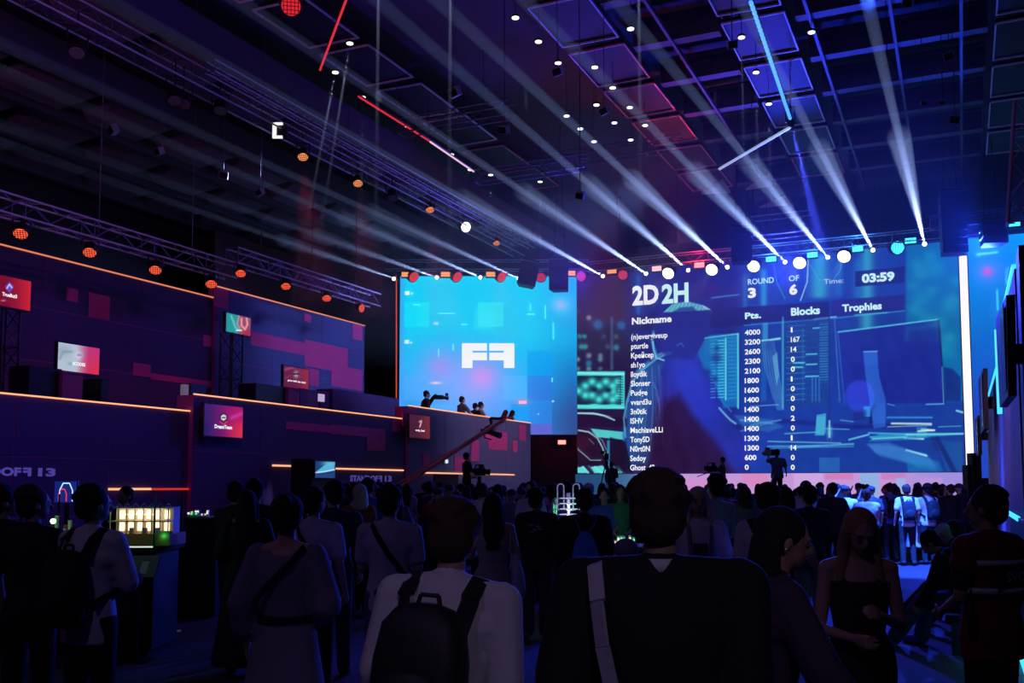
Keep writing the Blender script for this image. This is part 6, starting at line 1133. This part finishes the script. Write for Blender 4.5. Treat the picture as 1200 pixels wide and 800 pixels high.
# visitors at the back left and around the exhibits
for a in (
    ('man in a dark shirt with folded arms beside the low black plinth', 277, 10.6, 563, -18, False, ('shirt', CBLK), ('short', HBLK), ('cross', 'cross'), 22),
    ('taller man in black next to the man beside the low black plinth', 300, 10.0, 560, 10, False, ('jacket', CBLK), ('short', HBLK), ('down', 'down'), -30),
    ('woman in a long black coat, dark figure just left of the mauve dress', 290, 9.3, 572, 5, True, ('dress', CBLK, .10, .12), ('long', HBLK), ('hold', 'hold'), 0),
    ('man standing behind the showcase, his head above the lit model building', 147, 12.6, 569, -5, False, ('tee', CBLK), ('short', HBLK), ('down', 'down'), 160),
    ('small figure in a blue lit t-shirt under the parapet lettering', 431, 14.0, 559, 4, False, ('tee', CBLU), ('short', HBLK), ('down', 'phone'), 0),  # blue light on the tee is given as blue cloth
    ('person in a reddish top beside the figure in the blue lit t-shirt', 421, 13.2, 566, 20, True, ('tee', CRED), ('mid', HLT), ('phone', 'phone'), 30),
    ('bareheaded man in a cream shirt lit warmly behind the ring tower', 622, 15.6, 563, 150, False, ('tee', cloth('cream', (.55, .42, .32))), ('short', HBRN), ('down', 'down'), 0),
    ('green lit woman with long hair standing at the model city', 727, 14.9, 567, 176, True, ('tee', CGRN), ('long', HBRN), ('hold', 'hold'), 0),
    ('man in a blue shirt bending over the model city, left of the green lit woman', 708, 14.9, 571, 170, False, ('tee', CBLU), ('short', HBLK), ('hold', 'hold'), 0),
    ('man in a white cap behind the drawstring bag', 690, 16.0, 564, 165, False, ('tee', CDGR), ('cap', CWHT), ('down', 'phone'), 0)):
    lab, px, D_, y, rz, fem, tp, hr, ar, hy = a
    person(lab, at_(px, D_), hgt(y, D_), YAW + R(rz), fem=fem, top=tp, bottom=None if tp[0] == 'dress' else ('trousers', CBLK), hair=hr, arms=ar, hyaw=hy, vox=.016)
# operators and gallery people
def gal(lab, px, y, X, rz, hdist, **k):
    p = at_x(px, y, X); H = k.pop('H', 1.75); z = p.z - H
    return p
zg = at_x(541, 464.5, -16.7).z - 1.76; print('gallery floor', zg, z3)
struct(MB().box((XU, yb2 + .3, zf), (XL - .31, yb3 - .2, zg)).build('floor_gallery_end', TBLK))
for (lab, px, y, X, rz, fem, tp, hr, ar, ln) in (
    ('video operator silhouetted against the cyan screen on the gallery', 498.5, 458, -16.9, -75, False, ('jacket', CBLK), ('short', HBLK), ('up', 'hold'), 6),
    ('standing man with a pink lit shirt on the gallery', 541, 464.5, -16.7, -60, False, ('tee', CGRY), ('short', HBLK), ('lean', 'lean'), 4),
    ('crouching man in black on the gallery, left one of the close pair', 554.5, 472, -16.7, -40, False, ('tee', CBLK), ('short', HBLK), ('lean', 'lean'), 16),
    ('man in a pale top on the gallery, right one of the close pair', 561.5, 470.8, -16.7, -70, False, ('tee', CLIL), ('short', HBLK), ('lean', 'lean'), 10),
    ('woman leaning on the gallery parapet, left one of the last two', 587, 480, -16.7, -60, True, ('tee', CRED), ('long', HBRN), ('lean', 'lean'), 24),
    ('woman leaning on the gallery parapet, rightmost of all', 595, 480.5, -16.7, -70, True, ('tee', CPUR), ('long', HBLK), ('lean', 'lean'), 22)):
    p = at_x(px, y, X); H = 1.86 if not fem else 1.76; drop = max(0, zg + H * (1 - .35 * (1 - math.cos(R(ln)))) - p.z); drop = min(drop, .5)
    II = person(lab, (p.x, p.y, zg), H, YAW + R(rz), fem=fem, top=tp, bottom=('trousers', CBLK), hair=hr, arms=ar, lean=ln, vox=.018, bulk=1.12, pel=(0, -drop * .3, .95 - drop), legs=dict(kl=(-.11, .04 + drop * .8, .5), kr=(.11, .04 + drop * .8, .5)))
    if 'video' in lab:
        vc = world_thing(II, 'video_camera', 'shoulder camera held by the operator silhouetted against the cyan screen', 'camera'); c = II['U'](.06, .38, 1.60); MB().cbox(c, (.12, .34, .15)).tube(c + Vector((0, .15, 0)), c + Vector((0, .36, -.03)), .05, .07, 8).cbox(c + Vector((0, .3, .1)), (.04, .1, .1)).build('body', BLACK, vc)
person('camera operator in black standing on the riser beside the studio camera', (at_(547, 30.4).x, at_(547, 30.4).y, zr), hgt(530, 30.4, zr), YAW - R(60), top=('tee', CBLK), bottom=('trousers', CBLK), hair=('short', HBRN), arms=('hold', 'hold'), vox=.018)
II = person('camera operator in a grey t-shirt with a camera on his shoulder, on the stage', (at_(911, 33.2).x, at_(911, 33.2).y, zst), hgt(526, 33.2, zst), YAW + R(14), top=('tee', cloth('teal_grey', (.12, .16, .20))), bottom=('trousers', CBLK), hair=('short', HBLK), arms=('up', 'out'), vox=.018, bulk=1.22)
vc = world_thing(II, 'video_camera', 'large shoulder camera of the operator in the grey t-shirt', 'camera'); c = II['U'](-.17, .12, 1.66); MB().cbox(c, (.16, .46, .2)).tube(c + Vector((0, .2, 0)), c + Vector((0, .42, 0)), .06, .08, 8).cbox(c + Vector((-.05, .1, .14)), (.08, .16, .08)).build('body', BLACK, vc)
mp = thing('monopod', 'slanting light support pole under the large shoulder camera', 'pole', (at_(898, 33).x, at_(898, 33).y, zst)); MB().tube((-.1, 0, 0), (.25, .05, 1.0), .03).build('pole', STEEL, mp)
person('thin operator in dark clothes beside the tripod camera on the stage', (at_(847, 36).x, at_(847, 36).y, zst), hgt(535, 36, zst), YAW + R(60), top=('tee', CDGR), bottom=('trousers', CBLK), hair=('short', HBLK), arms=('hold', 'lean'), vox=.018)
person('dark figure by the unmanned tripod at the left end of the stage', (at_(717, 35).x, at_(717, 35).y, zst), hgt(541, 35, zst), YAW - R(20), top=('jacket', CNAV), bottom=('trousers', CBLK), hair=('short', HBLK), arms=('down', 'phone'), vox=.018)

# ---- the crowd in front of the stage: prototypes, then copies with their own clothes
protos = []
PZ = (-2, 6, 0)
for (fem, tp, hr, ar, hy, bl) in ((False, 'tee', 'short', ('down', 'down'), 0, 1), (False, 'tee', 'curly', ('phone', 'phone'), 10, 1.05), (False, 'hoodie', 'short', ('cross', 'cross'), -12, 1.1), (True, 'tee', 'long', ('phone', 'down'), 6, 1), (True, 'shirt', 'mid', ('cross', 'cross'), -20, 1), (False, 'tee', 'cap', ('up', 'down'), 0, 1), (False, 'jacket', 'short', ('pocket', 'pocket'), 25, 1.05), (True, 'dress', 'long', ('hold', 'down'), 0, 1)):
    tp_ = (tp, CBLK) if tp != 'dress' else (tp, CBLK, .35, .1)
    protos.append(person('crowd', (0, 0, 0), 1.75, 0, fem=fem, top=tp_, bottom=('trousers', CBLK) if tp != 'dress' else None, hair=(hr, HBLK if hr != 'cap' else CDGR), arms=ar, hyaw=hy, bulk=bl, vox=.026)['t'])
rc = random.Random(21); placed = [(o.location.x, o.location.y) for o in COL.objects if o.get('category') in ('person', 'table')]
TOPS = [(CBLK, 'black'), (CBLK, 'black'), (CNAV, 'navy'), (CDGR, 'charcoal'), (CGRY, 'grey'), (CWHT, 'white'), (CRED, 'red'), (CBLU, 'blue'), (CLIL, 'pale'), (CDGR, 'charcoal')]
def set_mat(o, m):
    o.material_slots[0].link = 'OBJECT'; o.material_slots[0].material = m
def crowd_person(px, D_, pi, tm, tname, where, grp, rz, hs):
    src = protos[pi]; c = copy_tree(src); c.location = at_(px, D_); c.rotation_euler = (0, 0, rz); c.scale = (hs,) * 3
    for ch in c.children:
        if ch.name.split('.')[0] in ('t_shirt', 'hoodie', 'shirt', 'jacket', 'dress'): set_mat(ch, tm)
        elif ch.name.startswith('hair') and rc.random() < .4: set_mat(ch, HBRN)
    kind = ['short haired man in a %s t-shirt', 'curly haired man in a %s t-shirt', 'man in a %s hooded top', 'long haired woman in a %s t-shirt', 'woman with mid length hair in a %s shirt', 'person in a cap and %s top, one arm raised,', 'man in a %s jacket', 'long haired woman in a %s dress'][pi] % tname
    c['label'] = kind + ' ' + where; c['group'] = grp; return c
cells = []
n_try = 0
while len(cells) < 165 and n_try < 9000:
    n_try += 1
    px = rc.uniform(395, 1125); D_ = rc.uniform(14.5, 29.2)
    if px > 880 and D_ < 17.5: continue
    if px > 1030 and D_ < 22.3: continue
    if 470 < px < 770 and D_ < 17 and rc.random() < .55: continue
    if 640 < px < 760 and D_ < 16.5: continue
    p = at_(px, D_)
    if p.x < -14.8 or p.x > .35 or p.y > 30.4: continue
    if abs(px - 552) < 50 and D_ > 28.6: continue
    if any((p.x - a) ** 2 + (p.y - b_) ** 2 < .40 for a, b_ in placed): continue
    placed.append((p.x, p.y)); cells.append((px, D_))
for (px, D_) in cells:
    pi = rc.choice([0, 0, 1, 2, 2, 3, 4, 5, 6, 6, 7, 3]); tm, tn = rc.choice(TOPS)
    zone = 'left' if px < 620 else ('middle' if px < 860 else 'right'); dep = 'nearer' if D_ < 20 else 'far'
    where = 'in the %s %s crowd' % (dep, zone)
    crowd_person(px, D_, pi, tm, tn, where, 'people in the %s %s part of the crowd in front of the stage' % (dep, zone), YAW + rc.gauss(0, .35), rc.uniform(.935, 1.03))
# the blue lit group at the right
bp_mesh = None
for (px, D_, pi, tm, lab, rz, bp, hs) in ((1015, 23.5, 0, CWHT, 'man in a white t-shirt at the left end of the blue lit group', 10, 0, 1.0), (1042, 22.8, 0, CBLU, 'man in blue with a dark backpack in the blue lit group', 6, 1, 1.02), (1062, 21.6, 0, CWHT, 'bright blue lit man in a white t-shirt with a black backpack, nearest of his group', -8, 1, 1.0), (1086, 21.9, 1, CWHT, 'man in a white t-shirt with straps, right beside the nearest backpack wearer', 14, 1, 1.0), (1074, 24.2, 5, CWHT, 'person in a white cap between the two white t-shirts', 0, 0, .98), (1113, 22.6, 6, CBLK, 'broad man in a black jacket at the right end of the blue lit group', 5, 0, 1.0), (1107, 24.4, 2, CBLK, 'man in a black hooded top behind the broad man in the jacket', -10, 0, .98), (1128, 23.4, 3, CJEA, 'long haired woman in a denim blue top right of the broad man', -25, 0, .96), (1096, 25.2, 0, CNAV, 'man in navy at the back of the blue lit group', 0, 0, 1.03), (1050, 25.0, 4, CGRY, 'woman in grey at the back of the blue lit group', 12, 0, .98)):
    c = crowd_person(px, D_, pi, tm, '', '', 'blue lit group standing at the right end of the crowd', YAW + R(rz), hs); c['label'] = lab
    if bp:
        b_ = backpack(dict(U=lambda x, y, z: Vector((x, y, z)), s=1.0, RU=Matrix.Identity(3), t=c), 'dark backpack worn by the ' + {1042: 'man in blue of the blue lit group', 1062: 'bright blue lit man, nearest of his group', 1086: 'man right beside the nearest backpack wearer'}[px], CBLK, (.28, .15, .42), 1.2)
for p in protos:
    for ch in list(p.children): bpy.data.objects.remove(ch)
    bpy.data.objects.remove(p)
for o in COL.objects:
    if '_s' in o.keys(): del o['_s']
